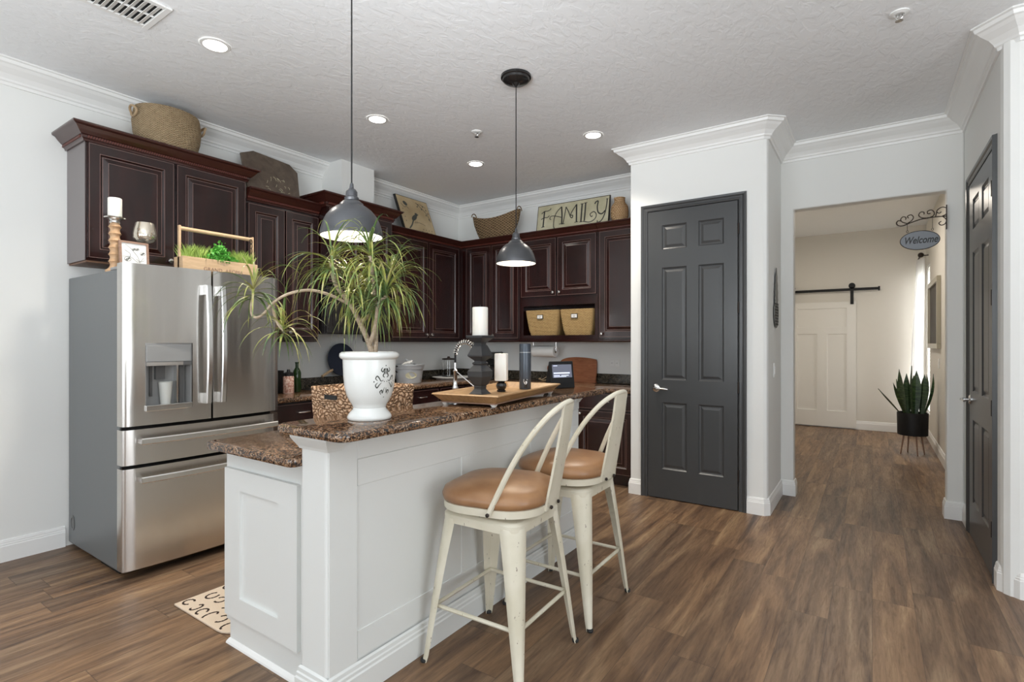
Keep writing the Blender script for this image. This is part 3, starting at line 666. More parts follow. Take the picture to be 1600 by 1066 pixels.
# dispenser
y0, y1, z0, z1 = HOLE
bm = NB(); box(bm, -3.538, -3.530, y0, y1, z0, z1); box(bm, -3.53, -3.452, y0, y0+0.004, z0, z1); box(bm, -3.53, -3.446, y1-0.004, y1, z0, z1); box(bm, -3.53, -3.442, y0, y1, z0, z0+0.022)
box(bm, -3.53, -3.447, y0, y1, z1-0.014, z1)
dp = obj('dispenser', bm, M['plastic_grey'], dl, world=True)
obj('dispenser_panel', BX(-3.528, -3.446, y0+0.004, y1-0.004, 1.235, 1.332), M['plastic_grey'], dl, world=True, bevel=0.003)
bm = NB(); box(bm, -3.528, -3.440, y0+0.003, y1-0.05, 1.213, 1.234); obj('dispenser_trim', bm, M['steel_bar'], dl, world=True)
obj('dispenser_display', BX(-3.528, -3.441, y1-0.05, y1-0.004, 1.213, 1.234), M['plastic_dk'], dl, world=True)
bm = NB(); box(bm, -3.53, -3.512, 1.352, 1.365, 1.03, 1.21); box(bm, -3.53, -3.505, 1.38, 1.43, 1.13, 1.212); box(bm, -3.53, -3.50, 1.505, 1.53, z0+0.022, 1.21)
obj('dispenser_paddle', bm, M['plastic_dk'], dl, world=True)
bm = NB(); box(bm, -3.53, -3.49, 1.487, 1.497, z0+0.022, 1.213); obj('dispenser_post', bm, M['steel_bar'], dl, world=True)
obj('tray_lip', BX(-3.46, -3.436, y0-0.002, y1+0.002, z0-0.004, z0+0.030), M['steel_bar'], dl, world=True, bevel=0.003)
cup = NB(); lathe(cup, [(0.026, 0), (0.037, 0.135), (0.039, 0.137), (0.0365, 0.135), (0.025, 0.004)], 28, cap=True)
cup_o = obj('plastic_cup', cup, M['cup'], smooth=True); cup_o.location = (-3.487, 1.425, 0.978); tag(cup_o, 'frosted plastic cup standing in the refrigerator ice dispenser', 'cup')
def bar_handle(parent, pts, wd, name='handle'):
    bm = NB(); P = smoothpath(pts, 6); rings = []
    for i, p in enumerate(P):
        tdir = (P[min(i+1, len(P)-1)]-P[max(i-1, 0)]).normalized(); n_ = Vector((1, 0, 0)); s_ = tdir.cross(n_).normalized(); n_ = s_.cross(tdir)
        rings.append([bm.verts.new(p+s_*a*wd/2+n_*b_) for a, b_ in ((-1, -0.006), (1, -0.006), (1, 0.004), (0.7, 0.008), (-0.7, 0.008), (-1, 0.004))])
    for a, b_ in zip(rings, rings[1:]):
        for k in range(6): bm.faces.new((a[k], a[(k+1) % 6], b_[(k+1) % 6], b_[k]))
    bm.faces.new(rings[0][::-1]); bm.faces.new(rings[-1])
    return bm
for par, y in ((dl, 1.625), (dr, 1.713)):
    bm = bar_handle(par, [(-3.385, y, 0.975), (-3.372, y, 1.15), (-3.368, y, 1.33), (-3.372, y, 1.52), (-3.385, y, 1.70)], 0.032)
    box(bm, -3.44, -3.385, y-0.013, y+0.013, 0.972, 1.035); box(bm, -3.44, -3.385, y-0.013, y+0.013, 1.645, 1.705)
    obj('handle', bm, M['steel_bar'], par, world=True, smooth=True)
for par, z in ((d1, 0.79), (d2, 0.572)):
    bm = bar_handle(par, [(-3.385, 1.262, z), (-3.370, 1.45, z), (-3.366, 1.667, z), (-3.370, 1.88, z), (-3.385, 2.08, z)], 0.036)
    box(bm, -3.45, -3.385, 1.262, 1.285, z-0.013, z+0.013); box(bm, -3.45, -3.385, 2.055, 2.08, z-0.013, z+0.013)
    obj('handle', bm, M['steel_bar'], par, world=True, smooth=True)
obj('hinge_cover', BX(-3.70, -3.50, FY0+0.02, FY0+0.075, 1.773, 1.79), M['plastic_grey'], t, world=True, bevel=0.003)
obj('hinge_cover', BX(-3.70, -3.50, FY1-0.075, FY1-0.02, 1.773, 1.79), M['plastic_grey'], t, world=True, bevel=0.003)
bm = NB(); lathe(bm, [(0.05, 0), (0.05, 0.003), (0.036, 0.004), (0.034, 0.001)], 24, sx=0.7); bmesh.ops.transform(bm, matrix=Matrix.Translation((-4.31, FY0+0.018, 0.17)) @ Matrix.Rotation(PI/2, 4, 'X'), verts=bm.verts)
obj('side_port', bm, M['plastic_dk'], t, world=True)

# ------------------------------------------------------------------ island
t = thing('kitchen_island', 'white painted kitchen island with panelled bar side', 'kitchen island', (-1.95, 2.15, 0))
XB, XF, IY0, IY1, IZ = -1.783, -1.62, 1.19, 3.16, 1.006
bm = NB(); prism(bm, rrect(XB, XF-0.008, IY0, IY1, 0.012, 3), 0, IZ); obj('knee_wall', bm, M['island'], t, world=True)
# bar face boards
bm = NB()
box(bm, XF-0.009, XF, 1.322, IY1-0.002, 0.905, IZ-0.001); box(bm, XF-0.009, XF, IY0+0.006, 1.322, 0.12, IZ-0.001)
box(bm, XF-0.009, XF-0.0035, 1.326, IY1-0.002, 0.800, 0.902); box(bm, XF-0.009, XF-0.0035, 1.326, IY1-0.002, 0.138, 0.245)
for y in (1.945, 2.56): box(bm, XF-0.009, XF-0.0035, y, y+0.12, 0.245, 0.80)
box(bm, XF-0.009, XF-0.0035, 3.06, IY1-0.002, 0.245, 0.80)
obj('face_boards', bm, M['island'], t, world=True, bevel=0.0012, seg=1)
bm = NB(); sweep(bm, [(XB+0.002, 1.30), (XB, IY0), (XF, IY0), (XF, IY1), (XB+0.1, IY1)], [(0, 0), (0.016, 0), (0.016, 0.088), (0.012, 0.094), (0.012, 0.106), (0.008, 0.111), (0.007, 0.125), (0, 0.132)])
obj('baseboard', bm, M['island'], t, world=True)
bm = NB(); sweep(bm, [(XB, 1.30), (XB, IY0), (XF, IY0), (XF, IY0+0.06)], [(0, IZ-0.055), (0.004, IZ-0.055), (0.008, IZ-0.045), (0.018, IZ-0.03), (0.028, IZ-0.012), (0.028, IZ), (0, IZ)])
obj('capital', bm, M['island'], t, world=True)
bm = NB(); sweep(bm, [(XF, IY1-0.05), (XF, IY1), (XB, IY1)], [(0, IZ-0.055), (0.004, IZ-0.055), (0.008, IZ-0.045), (0.018, IZ-0.03), (0.028, IZ-0.012), (0.028, IZ), (0, IZ)])
obj('capital', bm, M['island'], t, world=True)
# lower cabinet
bm = NB(); box(bm, -2.415, XB-0.001, 1.238, IY1, 0.10, 0.876); box(bm, -2.385, XB-0.001, 1.238, IY1, 0.0, 0.10)
obj('lower_cabinet', bm, M['island'], t, world=True)
d = panelled((-2.40, 1.238, 0.135), (1, 0, 0), (0, -1, 0), 0.545, 0.655, [(0.125, 0.415, 0.095, 0.565)], 0.018, [(0.002, 0.006, 0)])
obj('end_panel', d, M['island'], t, world=True, recalc=False)
bm = NB(); sweep(bm, [(-2.385, 1.6), (-2.385, 1.238), (XB-0.02, 1.238)], [(0, 0), (0.014, 0), (0.012, 0.008), (0.004, 0.020), (0, 0.022)])
obj('shoe_moulding', bm, M['trim'], t, world=True)
for y0_, y1_ in ((1.26, 1.86), (1.87, 2.49), (2.50, 3.13)):
    dd = panelled((-2.415, y1_, 0.12), (0, -1, 0), (-1, 0, 0), y1_-y0_, 0.72, [(0.06, y1_-y0_-0.06, 0.06, 0.66)], 0.018, [(0.002, 0.008, 0)])
    obj('cupboard_door', dd, M['island'], t, world=True, recalc=False)
bm = NB(); pts = [(-2.395, 1.152), (XB-0.001, 1.152), (XB-0.001, 3.19), (-2.395, 3.19)]; pts = rrect(-2.435, XB-0.001, 1.150, 3.19, 0.03, 4)
slab(bm, pts, 0.878, 0.914, 0.008); tag(obj('island_worktop', bm, M['granite'], smooth=True), 'lower polished brown granite worktop on the refrigerator side of the island', 'worktop')
bm = NB(); slab(bm, rrect(-1.875, -1.462, 1.13, 3.275, 0.05, 6), 1.0065, 1.042, 0.012)
tag(obj('raised_worktop', bm, M['granite'], smooth=True), 'raised polished brown granite bar top of the island', 'bar top')

# ------------------------------------------------------------------ bar stools
def leg_bm(sx, sy):
    bm = NB(); rings = []
    for z, dist, hw, dp in ((0.0, 0.345, 0.015, 0.016), (0.03, 0.338, 0.018, 0.018), (0.25, 0.306, 0.033, 0.024), (0.45, 0.275, 0.045, 0.030), (0.60, 0.250, 0.055, 0.036), (0.612, 0.247, 0.055, 0.036)):
        d = Vector((sx, sy, 0)).normalized(); s_ = Vector((-d.y, d.x, 0)); c = d*dist; ring = []
        prof = [(-1, -1.0), (-0.82, -0.45), (-0.45, -0.08), (0, 0.0), (0.45, -0.08), (0.82, -0.45), (1, -1.0), (0.9, -1.0), (0, -0.35), (-0.9, -1.0)]
        for a, b_ in prof: ring.append(bm.verts.new(c+s_*a*hw+d*b_*dp+Vector((0, 0, z))))
        rings.append(ring)
    n = len(rings[0])
    for a, b_ in zip(rings, rings[1:]):
        for i in range(n): bm.faces.new((a[i], a[(i+1) % n], b_[(i+1) % n], b_[i]))
    bm.faces.new(rings[0][::-1]); bm.faces.new(rings[-1]); return bm
st = thing('bar_stool', 'x', 'bar stool', (-1.335, 1.873, 0), math.radians(2), 'cream metal bar stools at the island')
for sx, sy in ((-1, -1), (1, -1), (1, 1), (-1, 1)):
    lg = obj('leg', leg_bm(sx, sy), M['cream'], st, smooth=True)
    bm = NB(); d = Vector((sx, sy, 0)).normalized()*0.337; lathe(bm, [(0.014, 0), (0.016, 0.008), (0.014, 0.014)], 14, (d.x, d.y, 0.0)); obj('foot_cap', bm, M['rubber'], lg)
dd = 0.290/math.sqrt(2)
for k, (a, b_) in enumerate((((-dd, -dd), (dd, -dd)), ((dd, -dd), (dd, dd)), ((dd, dd), (-dd, dd)), ((-dd, dd), (-dd, -dd)))):
    bm = NB(); z = 0.235
    tube(bm, [(a[0]*1.02, a[1]*1.02, z+0.012), (a[0]*0.86, a[1]*0.86+0, z), (b_[0]*0.86, b_[1]*0.86, z), (b_[0]*1.02, b_[1]*1.02, z+0.012)] if False else [(a[0], a[1], z), (b_[0], b_[1], z)], 0.0085, 8)
    obj('stretcher', bm, M['cream'], st, smooth=True)
bm = NB(); o1 = rrect(-0.185, 0.185, -0.185, 0.185, 0.05, 6); o2 = rrect(-0.192, 0.192, -0.192, 0.192, 0.052, 6); o3 = rrect(-0.175, 0.175, -0.175, 0.175, 0.045, 6)
stack(bm, [(o2, 0.592), (o2, 0.625), (o1, 0.634), (o3, 0.638)]); obj('seat_frame', bm, M['cream'], st, smooth=True)
bm = NB(); lathe(bm, [(0.15, 0.637), (0.15, 0.655)], 40); obj('swivel_plate', bm, M['blk'], st)
def se(r, R_): return rrect(-r, r, -r, r, R_, 10)
bm = NB(); stack(bm, [(se(0.214, 0.145), 0.653), (se(0.224, 0.152), 0.657), (se(0.226, 0.152), 0.687), (se(0.218, 0.145), 0.689)]); pan = obj('seat_pan', bm, M['cream'], st, smooth=True)
bm = NB(); stack(bm, [(se(0.214, 0.145), 0.684), (se(0.228, 0.155), 0.695), (se(0.232, 0.158), 0.712), (se(0.224, 0.153), 0.734), (se(0.192, 0.14), 0.752), (se(0.13, 0.10), 0.763), (se(0.07, 0.055), 0.767)])
cush = obj('cushion', bm, M['leather'], st, smooth=True, auto=80)
bm = NB(); hp = [(0.045, -0.232, 0.670), (0.08, -0.226, 0.745), (0.135, -0.212, 0.86), (0.195, -0.188, 0.965), (0.255, -0.140, 1.05), (0.292, -0.07, 1.093), (0.305, 0.0, 1.105)]
hp = hp+[(x, -y, z) for x, y, z in hp[:-1]][::-1]
tube(bm, smoothpath(hp, 5), 0.0115, 10); hoop = obj('back_hoop', bm, M['cream'], st, smooth=True)
bm = NB(); rows = []
for z, x, hw in ((0.662, 0.228, 0.078), (0.70, 0.234, 0.077), (0.80, 0.254, 0.073), (0.90, 0.273, 0.069), (1.0, 0.291, 0.066), (1.097, 0.303, 0.064)):
    rows.append([bm.verts.new((x+dx, y, z)) for y, dx in ((-hw, 0.004), (-hw, -0.006), (-hw*0.8, -0.004), (0, 0.0), (hw*0.8, -0.004), (hw, -0.006), (hw, 0.004), (hw*0.8, 0.005), (0, 0.008), (-hw*0.8, 0.005))])
for a, b_ in zip(rows, rows[1:]):
    for i in range(10): bm.faces.new((a[i], a[(i+1) % 10], b_[(i+1) % 10], b_[i]))
bm.faces.new(rows[0][::-1]); bm.faces.new(rows[-1]); splat = obj('back_splat', bm, M['cream'], st, smooth=True)
bolts = []
for p, ax in (((0.240, -0.045, 0.672), 'Y'), ((0.240, 0.045, 0.672), 'Y'), ((0.047, -0.242, 0.672), 'X'), ((0.047, 0.242, 0.672), 'X-')):
    bm = NB(); lathe(bm, [(0.008, 0), (0.008, 0.005), (0.004, 0.009)], 12)
    bmesh.ops.transform(bm, matrix=Matrix.Translation(p) @ (Matrix.Rotation(PI/2, 4, 'Y') if ax == 'Y' else Matrix.Rotation(PI/2 if ax == 'X' else -PI/2, 4, 'X')), verts=bm.verts)
    bolts.append(obj('bolt', bm, M['iron'], st, smooth=True))
swiv = ('seat_pan', 'cushion', 'back_hoop', 'back_splat', 'bolt')
def set_swivel(root, ang):
    for c in root.children:
        if c.name.split('.')[0] in swiv: c.rotation_euler = (0, 0, ang)
def copy_thing(root, loc, rz):
    r = root.copy(); C.objects.link(r); r.location = loc; r.rotation_euler = (0, 0, rz)
    for ch in list(root.children):
        c = ch.copy(); C.objects.link(c); c.parent = r
        for g in ch.children:
            d_ = g.copy(); C.objects.link(d_); d_.parent = c
    return r
st2 = copy_thing(st, (-1.328, 2.462, 0), math.radians(1))
set_swivel(st, math.radians(9)); set_swivel(st2, math.radians(-2))
st['label'] = 'nearer cream metal bar stool with tan leather seat, closest to the camera'
st2['label'] = 'farther cream metal bar stool with tan leather seat, nearer the pantry door'

# ------------------------------------------------------------------ pendants and ceiling fixtures
GP = 'gunmetal dome pendants over the bar'
def pendant(x, y, zr, s, label):
    t = thing('pendant_lamp', label, 'pendant light', (x, y, H), 0, GP)
    bm = NB(); lathe(bm, [(0.098, -0.0), (0.098, -0.014), (0.088, -0.018), (0.085, -0.03), (0.07, -0.04), (0.025, -0.048), (0.012, -0.062), (0.006, -0.07)], 40); obj('canopy', bm, M['blkgloss'], t, smooth=True)
    zt_ = zr+0.225*s-H
    bm = NB(); tube(bm, [(0, 0, -0.06), (0, 0, zt_)], 0.0032, 8); obj('cord', bm, M['blk'], t)
    prof = [(0.130, 0), (0.131, 0.008), (0.128, 0.025), (0.120, 0.055), (0.106, 0.085), (0.084, 0.112), (0.062, 0.128), (0.050, 0.134), (0.048, 0.142), (0.036, 0.152), (0.024, 0.158)]
    inn = [(r-0.003, z-0.002 if i else 0) for i, (r, z) in enumerate(prof)]
    bm = NB(); lathe(bm, [(r*s, z*s) for r, z in prof], 56, (0, 0, zr-H), cap=False); sh = obj('lamp_shade', bm, M['bronze'], t, smooth=True, auto=60)
    bm = NB(); lathe(bm, [((r-0.0025)*s, (z+0.0005)*s) for r, z in prof], 56, (0, 0, zr-H), cap=False); obj('shade_liner', bm, M['shade_in'], sh, smooth=True, auto=60)
    bm = NB(); lathe(bm, [(0.026*s, 0.150*s), (0.030*s, 0.158*s), (0.030*s, 0.168*s), (0.024*s, 0.172*s), (0.024*s, 0.192*s), (0.018*s, 0.202*s), (0.009*s, 0.208*s), (0.008*s, 0.226*s), (0.004*s, 0.232*s)], 28, (0, 0, zr-H)); obj('socket_cap', bm, M['bronze'], t, smooth=True)
    bm = NB(); lathe(bm, [(0.012, 0.145), (0.014, 0.11), (0.028, 0.08), (0.032, 0.062), (0.026, 0.042), (0.010, 0.034)], 20, (0, 0, zr-H)); obj('bulb', bm, M['bulb'], t, smooth=True)
    d_ = bpy.data.lights.new('pendant_glow', 'SPOT'); d_.energy = 15; d_.color = (1, 0.88, 0.70); d_.spot_size = math.radians(125); d_.spot_blend = 0.6; d_.shadow_soft_size = 0.05
    o = bpy.data.objects.new('pendant_glow', d_); C.objects.link(o); o.location = (x, y, zr+0.02)
    return t
pendant(-1.845, 1.475, 1.803, 1.0, 'gunmetal dome pendant lamp hanging over the potted plant')
pendant(-1.90, 2.82, 1.858, 0.985, 'gunmetal dome pendant lamp hanging farther back over the tray')
GD = 'recessed ceiling downlights'
for x, y, lb in ((-3.135, 1.54, 'recessed round ceiling light nearest the camera, in front of the refrigerator'), (-3.145, 2.757, 'recessed round ceiling light just right of the near pendant cord'),
                 (-3.15, 3.98, 'recessed round ceiling light left of the far pendant cord, near the corner'), (-1.91, 3.98, 'recessed round ceiling light right of the far pendant cord, near the pantry')):
    t = thing('ceiling_light', lb, 'ceiling light', (x, y, H), 0, GD)
    bm = NB(); lathe(bm, [(0.062, -0.001), (0.062, -0.006), (0.078, -0.005), (0.082, -0.001)], 40, cap=False); obj('trim_ring', bm, M['trim'], t, smooth=True)
    bm = NB(); lathe(bm, [(0.063, -0.005), (0.063, -0.002)], 40); obj('lens', bm, M['lens'], t)
    d_ = bpy.data.lights.new('downlight', 'SPOT'); d_.energy = 82; d_.color = (1, 0.92, 0.80); d_.spot_size = math.radians(118); d_.spot_blend = 0.8; d_.shadow_soft_size = 0.06
    o = bpy.data.objects.new('downlight', d_); C.objects.link(o); o.location = (x, y, H-0.02)
area('hall_lamp_glow', (-0.4, 7.6, 2.95), (0, 0, 0), 0.5, 0.5, 21, (1, 0.91, 0.79))
# ceiling vent
t = thing('ceiling_vent', 'white louvred air vent in the ceiling, top left', 'vent', (-3.12, 1.06, H))
bm = NB(); X0, X1, Y0, Y1 = -3.27, -2.975, 0.87, 1.25
for a in ((X0, X1, Y0, Y0+0.03), (X0, X1, Y1-0.03, Y1), (X0, X0+0.03, Y0+0.03, Y1-0.03), (X1-0.03, X1, Y0+0.03, Y1-0.03), (-3.128, -3.118, Y0+0.03, Y1-0.03)): box(bm, *a, H-0.012, H-0.001)
obj('frame', bm, M['trim'], t, world=True, bevel=0.003)
obj('duct_backing', BX(X0+0.03, X1-0.03, Y0+0.03, Y1-0.03, H-0.002, H-0.0008), M['dark'], t, world=True)
for k in range(11):
    y = Y0+0.045+k*0.0285; bm = NB(); v = box(bm, X0+0.03, X1-0.03, -0.011, 0.011, -0.001, 0.001)
    bmesh.ops.transform(bm, matrix=Matrix.Translation((0, y, H-0.009)) @ Matrix.Rotation(math.radians(24), 4, 'X'), verts=bm.verts); obj('louvre', bm, M['trim'], t, world=True)
for x, y, lb in ((0.116, 3.407, 'small sprinkler head in the ceiling, top right'), (-2.666, 3.383, 'small sprinkler head in the ceiling between two downlights')):
    t = thing('sprinkler_head', lb, 'sprinkler', (x, y, H), 0, 'ceiling sprinkler heads')
    bm = NB(); lathe(bm, [(0.045, -0.001), (0.044, -0.006), (0.024, -0.012), (0.022, -0.004)], 24); obj('escutcheon', bm, M['trim'], t, smooth=True)
    bm = NB(); tube(bm, [(-0.012, 0, -0.01), (-0.014, 0, -0.025), (0, 0, -0.038)], 0.003, 6); tube(bm, [(0.012, 0, -0.01), (0.014, 0, -0.025), (0, 0, -0.038)], 0.003, 6); lathe(bm, [(0.004, -0.01), (0.003, -0.04)], 8); obj('frame_arms', bm, M['nickel'], t)
    bm = NB(); lathe(bm, [(0.018, -0.043), (0.018, -0.040)], 12); obj('deflector', bm, M['nickel'], t)

# ------------------------------------------------------------------ faucet on the island
t = thing('faucet', 'chrome spring pull-down faucet standing on the island behind the tall candlestick', 'faucet', (-1.965, 2.478, 0.914))
bm = NB(); lathe(bm, [(0.026, 0), (0.026, 0.012), (0.018, 0.018), (0.018, 0.12), (0.012, 0.13)], 24); tube(bm, [(0, 0, 0.12), (0, 0, 0.36)], 0.009, 12)
obj('riser', bm, M['chrome'], t, smooth=True)
arc = [(0, 0, 0.33)]+[(-0.078+0.078*math.cos(a), 0, 0.36+0.078*math.sin(a)) for a in [PI*i/12 for i in range(13)]]+[(-0.156, 0, 0.30)]
bm = NB(); tube(bm, arc, 0.006, 8)
obj('hose', bm, M['blk'], t, smooth=True)
bm = NB(); SP = smoothpath(arc, 8); hel = []
LT = len(SP)
for i, p in enumerate(SP[:-8]):
    tdir = (SP[i+1]-p).normalized(); u = Vector((0, 1, 0)); v = tdir.cross(u)
    a = i*1.05; hel.append(p+u*math.cos(a)*0.0125+v*math.sin(a)*0.0125)
tube(bm, smoothpath(hel, 3), 0.0026, 6); obj('spring', bm, M['nickel'], t, smooth=True)
bm = NB(); lathe(bm, [(0.020, 0.148), (0.022, 0.154), (0.016, 0.164), (0.0125, 0.175), (0.0125, 0.25), (0.016, 0.255), (0.016, 0.262), (0.008, 0.27), (0.007, 0.31)], 24, (-0.156, 0, 0)); obj('spray_head', bm, M['chrome'], t, smooth=True)
bm = NB(); tube(bm, [(0, 0, 0.165), (-0.145, 0, 0.255)], 0.004, 8); obj('docking_arm', bm, M['chrome'], t)
bm = NB(); tube(bm, [(0, 0.018, 0.08), (0.0, 0.06, 0.11)], 0.005, 8); obj('lever', bm, M['chrome'], t)

# ------------------------------------------------------------------ potted dracaena on the bar
Rv = Vector((math.cos(math.atan(563/822)), math.sin(math.atan(563/822)), 0)); Fv = Vector((-Rv.y, Rv.x, 0))
PX, PY = -1.672, 1.425
t = thing('potted_dracaena', 'leggy dragon tree in a white glazed urn with black scroll motif', 'potted plant', (PX, PY, 1.042))
prof = [(0.082, 0.0), (0.086, 0.004), (0.087, 0.012), (0.080, 0.024), (0.066, 0.040), (0.063, 0.048), (0.066, 0.052), (0.066, 0.056), (0.074, 0.068), (0.088, 0.095), (0.097, 0.13), (0.101, 0.17), (0.103, 0.215), (0.104, 0.240), (0.112, 0.244), (0.117, 0.252), (0.116, 0.263), (0.108, 0.270), (0.098, 0.270), (0.094, 0.262), (0.092, 0.245)]
bm = NB(); lathe(bm, prof, 56); pot = obj('pot', bm, M['ceramic'], t, smooth=True, auto=50)
bm = NB(); lathe(bm, [(0.091, 0.246), (0.091, 0.254)], 32); obj('soil', bm, M['soil'], t)
# scroll motif on the pot flank
bm = NB()
def potr(z):
    for (r0, z0), (r1, z1) in zip(prof, prof[1:]):
        if z0 <= z <= z1 and z1 > z0: return r0+(r1-r0)*(z-z0)/(z1-z0)
    return 0.1
MA = -0.06  # azimuth of the motif centre
def motif(pts, wd=0.0046):
    P = sm2(pts, 5); n = len(P); A = []
    for i, (u, z) in enumerate(P):
        a = P[max(i-1, 0)]; b_ = P[min(i+1, n-1)]; d = Vector((b_[0]-a[0], b_[1]-a[1])).normalized(); q = (-d.y, d.x); row = []
        tap = wd*(0.35+0.65*math.sin(PI*(i+0.5)/n))
        for s_ in (-1, 1):
            uu = u+q[0]*s_*tap/2; zz = z+q[1]*s_*tap/2; r = potr(zz)+0.0008; an = MA+uu/0.1
            row.append(bm.verts.new((r*math.cos(an), r*math.sin(an), zz)))
        A.append(row)
    for a, b_ in zip(A, A[1:]): bm.faces.new((a[0], b_[0], b_[1], a[1]))
zc = 0.155
for sx_ in (-1, 1):
    motif([(sx_*0.014, zc+0.055), (sx_*0.020, zc+0.045), (sx_*0.012, zc+0.038), (sx_*0.006, zc+0.050), (sx_*0.002, zc+0.028)])
    motif([(sx_*0.002, zc+0.052), (sx_*0.006, zc+0.035), (sx_*0.012, zc+0.022), (sx_*0.004, zc+0.016)])
    motif([(sx_*0.034, zc+0.004), (sx_*0.042, zc+0.012), (sx_*0.036, zc+0.022), (sx_*0.028, zc+0.014), (sx_*0.020, zc+0.002), (sx_*0.010, zc+0.006)])
    motif([(sx_*0.034, zc-0.004), (sx_*0.042, zc-0.014), (sx_*0.036, zc-0.024), (sx_*0.028, zc-0.014), (sx_*0.018, zc-0.004)])
    motif([(sx_*0.016, zc-0.052), (sx_*0.022, zc-0.040), (sx_*0.014, zc-0.034), (sx_*0.010, zc-0.046), (sx_*0.004, zc-0.024)])
    motif([(sx_*0.046, zc), (sx_*0.050, zc)], 0.006); motif([(0, zc+sx_*0.064), (0, zc+sx_*0.060)], 0.005); motif([(sx_*0.004, zc), (sx_*0.008, zc)], 0.004)
obj('scroll_motif', bm, M['grey_ink'], pot)
def lp(a, z, b_=0.0): return Rv*a+Fv*b_+Vector((0, 0, z-1.042))
canes = [([lp(0.015, 1.29), lp(-0.01, 1.36, .01), lp(-0.045, 1.43, .02), lp(-0.075, 1.50, .0), lp(-0.12, 1.58, -.05), lp(-0.13, 1.66, -.07)], 0.011),
         ([lp(0.02, 1.29, .01), lp(0.022, 1.40, .015), lp(0.018, 1.50, .02), lp(0.02, 1.62, -.03), lp(0.015, 1.69, -.05)], 0.009),
         ([lp(0.0, 1.34, 0), lp(0.02, 1.38, -.02), lp(0.035, 1.44, -.03), lp(0.05, 1.50, -.05), lp(0.085, 1.53, -.07)], 0.009),
         ([lp(-0.045, 1.43, .02), lp(-0.01, 1.47, .05), lp(-0.02, 1.53, .08)], 0.008),
         ([lp(-0.075, 1.50, 0), lp(-0.14, 1.535, -.04), lp(-0.22, 1.555, -.05), lp(-0.30, 1.54, -.06), lp(-0.36, 1.505, -.06), lp(-0.395, 1.465, -.06), lp(-0.425, 1.447, -.06), lp(-0.445, 1.46, -.06), lp(-0.447, 1.50, -.06), lp(-0.437, 1.545, -.06)], 0.0058),
         ([lp(-0.36, 1.505, -.06), lp(-0.37, 1.47, -.04), lp(-0.355, 1.42, -.03), lp(-0.335, 1.395, -.03)], 0.005)]
bm = NB()
for P, r in canes: SPc = smoothpath(P, 5); tube(bm, SPc, [r*(1.1-0.35*i/len(SPc)) for i in range(len(SPc))], 9)
obj('trunk', bm, M['trunk'], t, smooth=True)
def leaf_arc(bm, p0, az, el, L_, wd, droop, rnd, seg=9):
    p = Vector(p0); d = Vector((math.cos(az)*math.cos(el), math.sin(az)*math.cos(el), math.sin(el))); tw = rnd.uniform(-0.6, 0.6); prevrow = None; dl_ = L_/seg
    for i in range(seg+1):
        s_ = i/seg; w_ = wd*(0.55+0.9*s_ if s_ < 0.3 else 0.82*(1-(s_-0.3)/0.7)**0.8+0.0)*1.0
        w_ = max(w_, 0.0004)
        side = d.cross(Vector((0, 0, 1)))
        if side.length < 0.1: side = Vector((-math.sin(az), math.cos(az), 0))
        side.normalize(); nn = side.cross(d); side = side*math.cos(tw*s_)+nn*math.sin(tw*s_)
        row = [bm.verts.new(p-side*w_/2+nn*w_*0.18), bm.verts.new(p), bm.verts.new(p+side*w_/2+nn*w_*0.18)]
        if prevrow:
            for k in (0, 1): bm.faces.new((prevrow[k], prevrow[k+1], row[k+1], row[k]))
        prevrow = row; p = p+d*dl_; d = d+Vector((0, 0, -droop*dl_*(0.6+1.6*s_))); d.normalize()
rnd = random.Random(11)
for c, n, L0, L1, az_b in ((lp(-0.13, 1.655, -.07), 58, .17, .29, None), (lp(0.015, 1.685, -.05), 60, .17, .29, None), (lp(0.085, 1.53, -.07), 74, .17, .28, None),
                           (lp(-0.02, 1.53, .08), 56, .17, .27, None), (lp(-0.055, 1.545, -.05), 64, .17, .28, None), (lp(0.075, 1.60, .04), 56, .17, .27, None),
                           (lp(-0.437, 1.54, -.06), 40, .14, .24, None), (lp(-0.335, 1.395, -.03), 34, .14, .24, None)):
    bm = NB()
    for i in range(n):
        h = i/n; az = rnd.uniform(0, 2*PI); el = 1.35-1.75*h**0.8+rnd.uniform(-.15, .15)
        leaf_arc(bm, c+Vector((0, 0, 0.05*(1-h)-0.02)), az, el, rnd.uniform(L0, L1), rnd.uniform(0.0075, 0.0135), rnd.uniform(6, 14), rnd)
    obj('leaf_rosette', bm, M['leaf'], t, recalc=False, smooth=True)

# ------------------------------------------------------------------ tray and what stands on it
tr = thing('serving_tray', 'rectangular tan wooden dough tray with flared sides on the granite bar', 'tray', (-1.668, 2.345, 1.042), math.radians(9))
def trayring(hx, hy, z): return [(hx, hy, z), (-hx, hy, z), (-hx, -hy, z), (hx, -hy, z)]
bm = NB(); prev = None
for R_ in (trayring(.145, .375, .022), trayring(.145, .375, .018), trayring(.178, .410, .052), trayring(.184, .416, .054), trayring(.180, .412, .060), trayring(.167, .399, .058), trayring(.137, .367, .030)):
    vs = [bm.verts.new(p) for p in R_]
    if prev:
        for k in range(4): bm.faces.new((prev[k], prev[(k+1) % 4], vs[(k+1) % 4], vs[k]))
    else: bm.faces.new(vs)
    prev = vs
bm.faces.new(prev); obj('tray_body', bm, M['wood_tray'], tr)
bm = NB(); box(bm, -.15, .15, -.38, .38, 0.012, 0.018); obj('base_moulding', bm, M['wood_frame'], tr, bevel=0.002)
for sx in (-1, 1):
    for sy in (-1, 1):
        bm = NB(); stack(bm, [(rrect(sx*.135-.008, sx*.135+.008, sy*.365-.008, sy*.365+.008, .003, 2), 0), (rrect(sx*.135-.014, sx*.135+.014, sy*.365-.014, sy*.365+.014, .003, 2), 0.012)]); obj('foot', bm, M['white'], tr)
TZ = 1.073
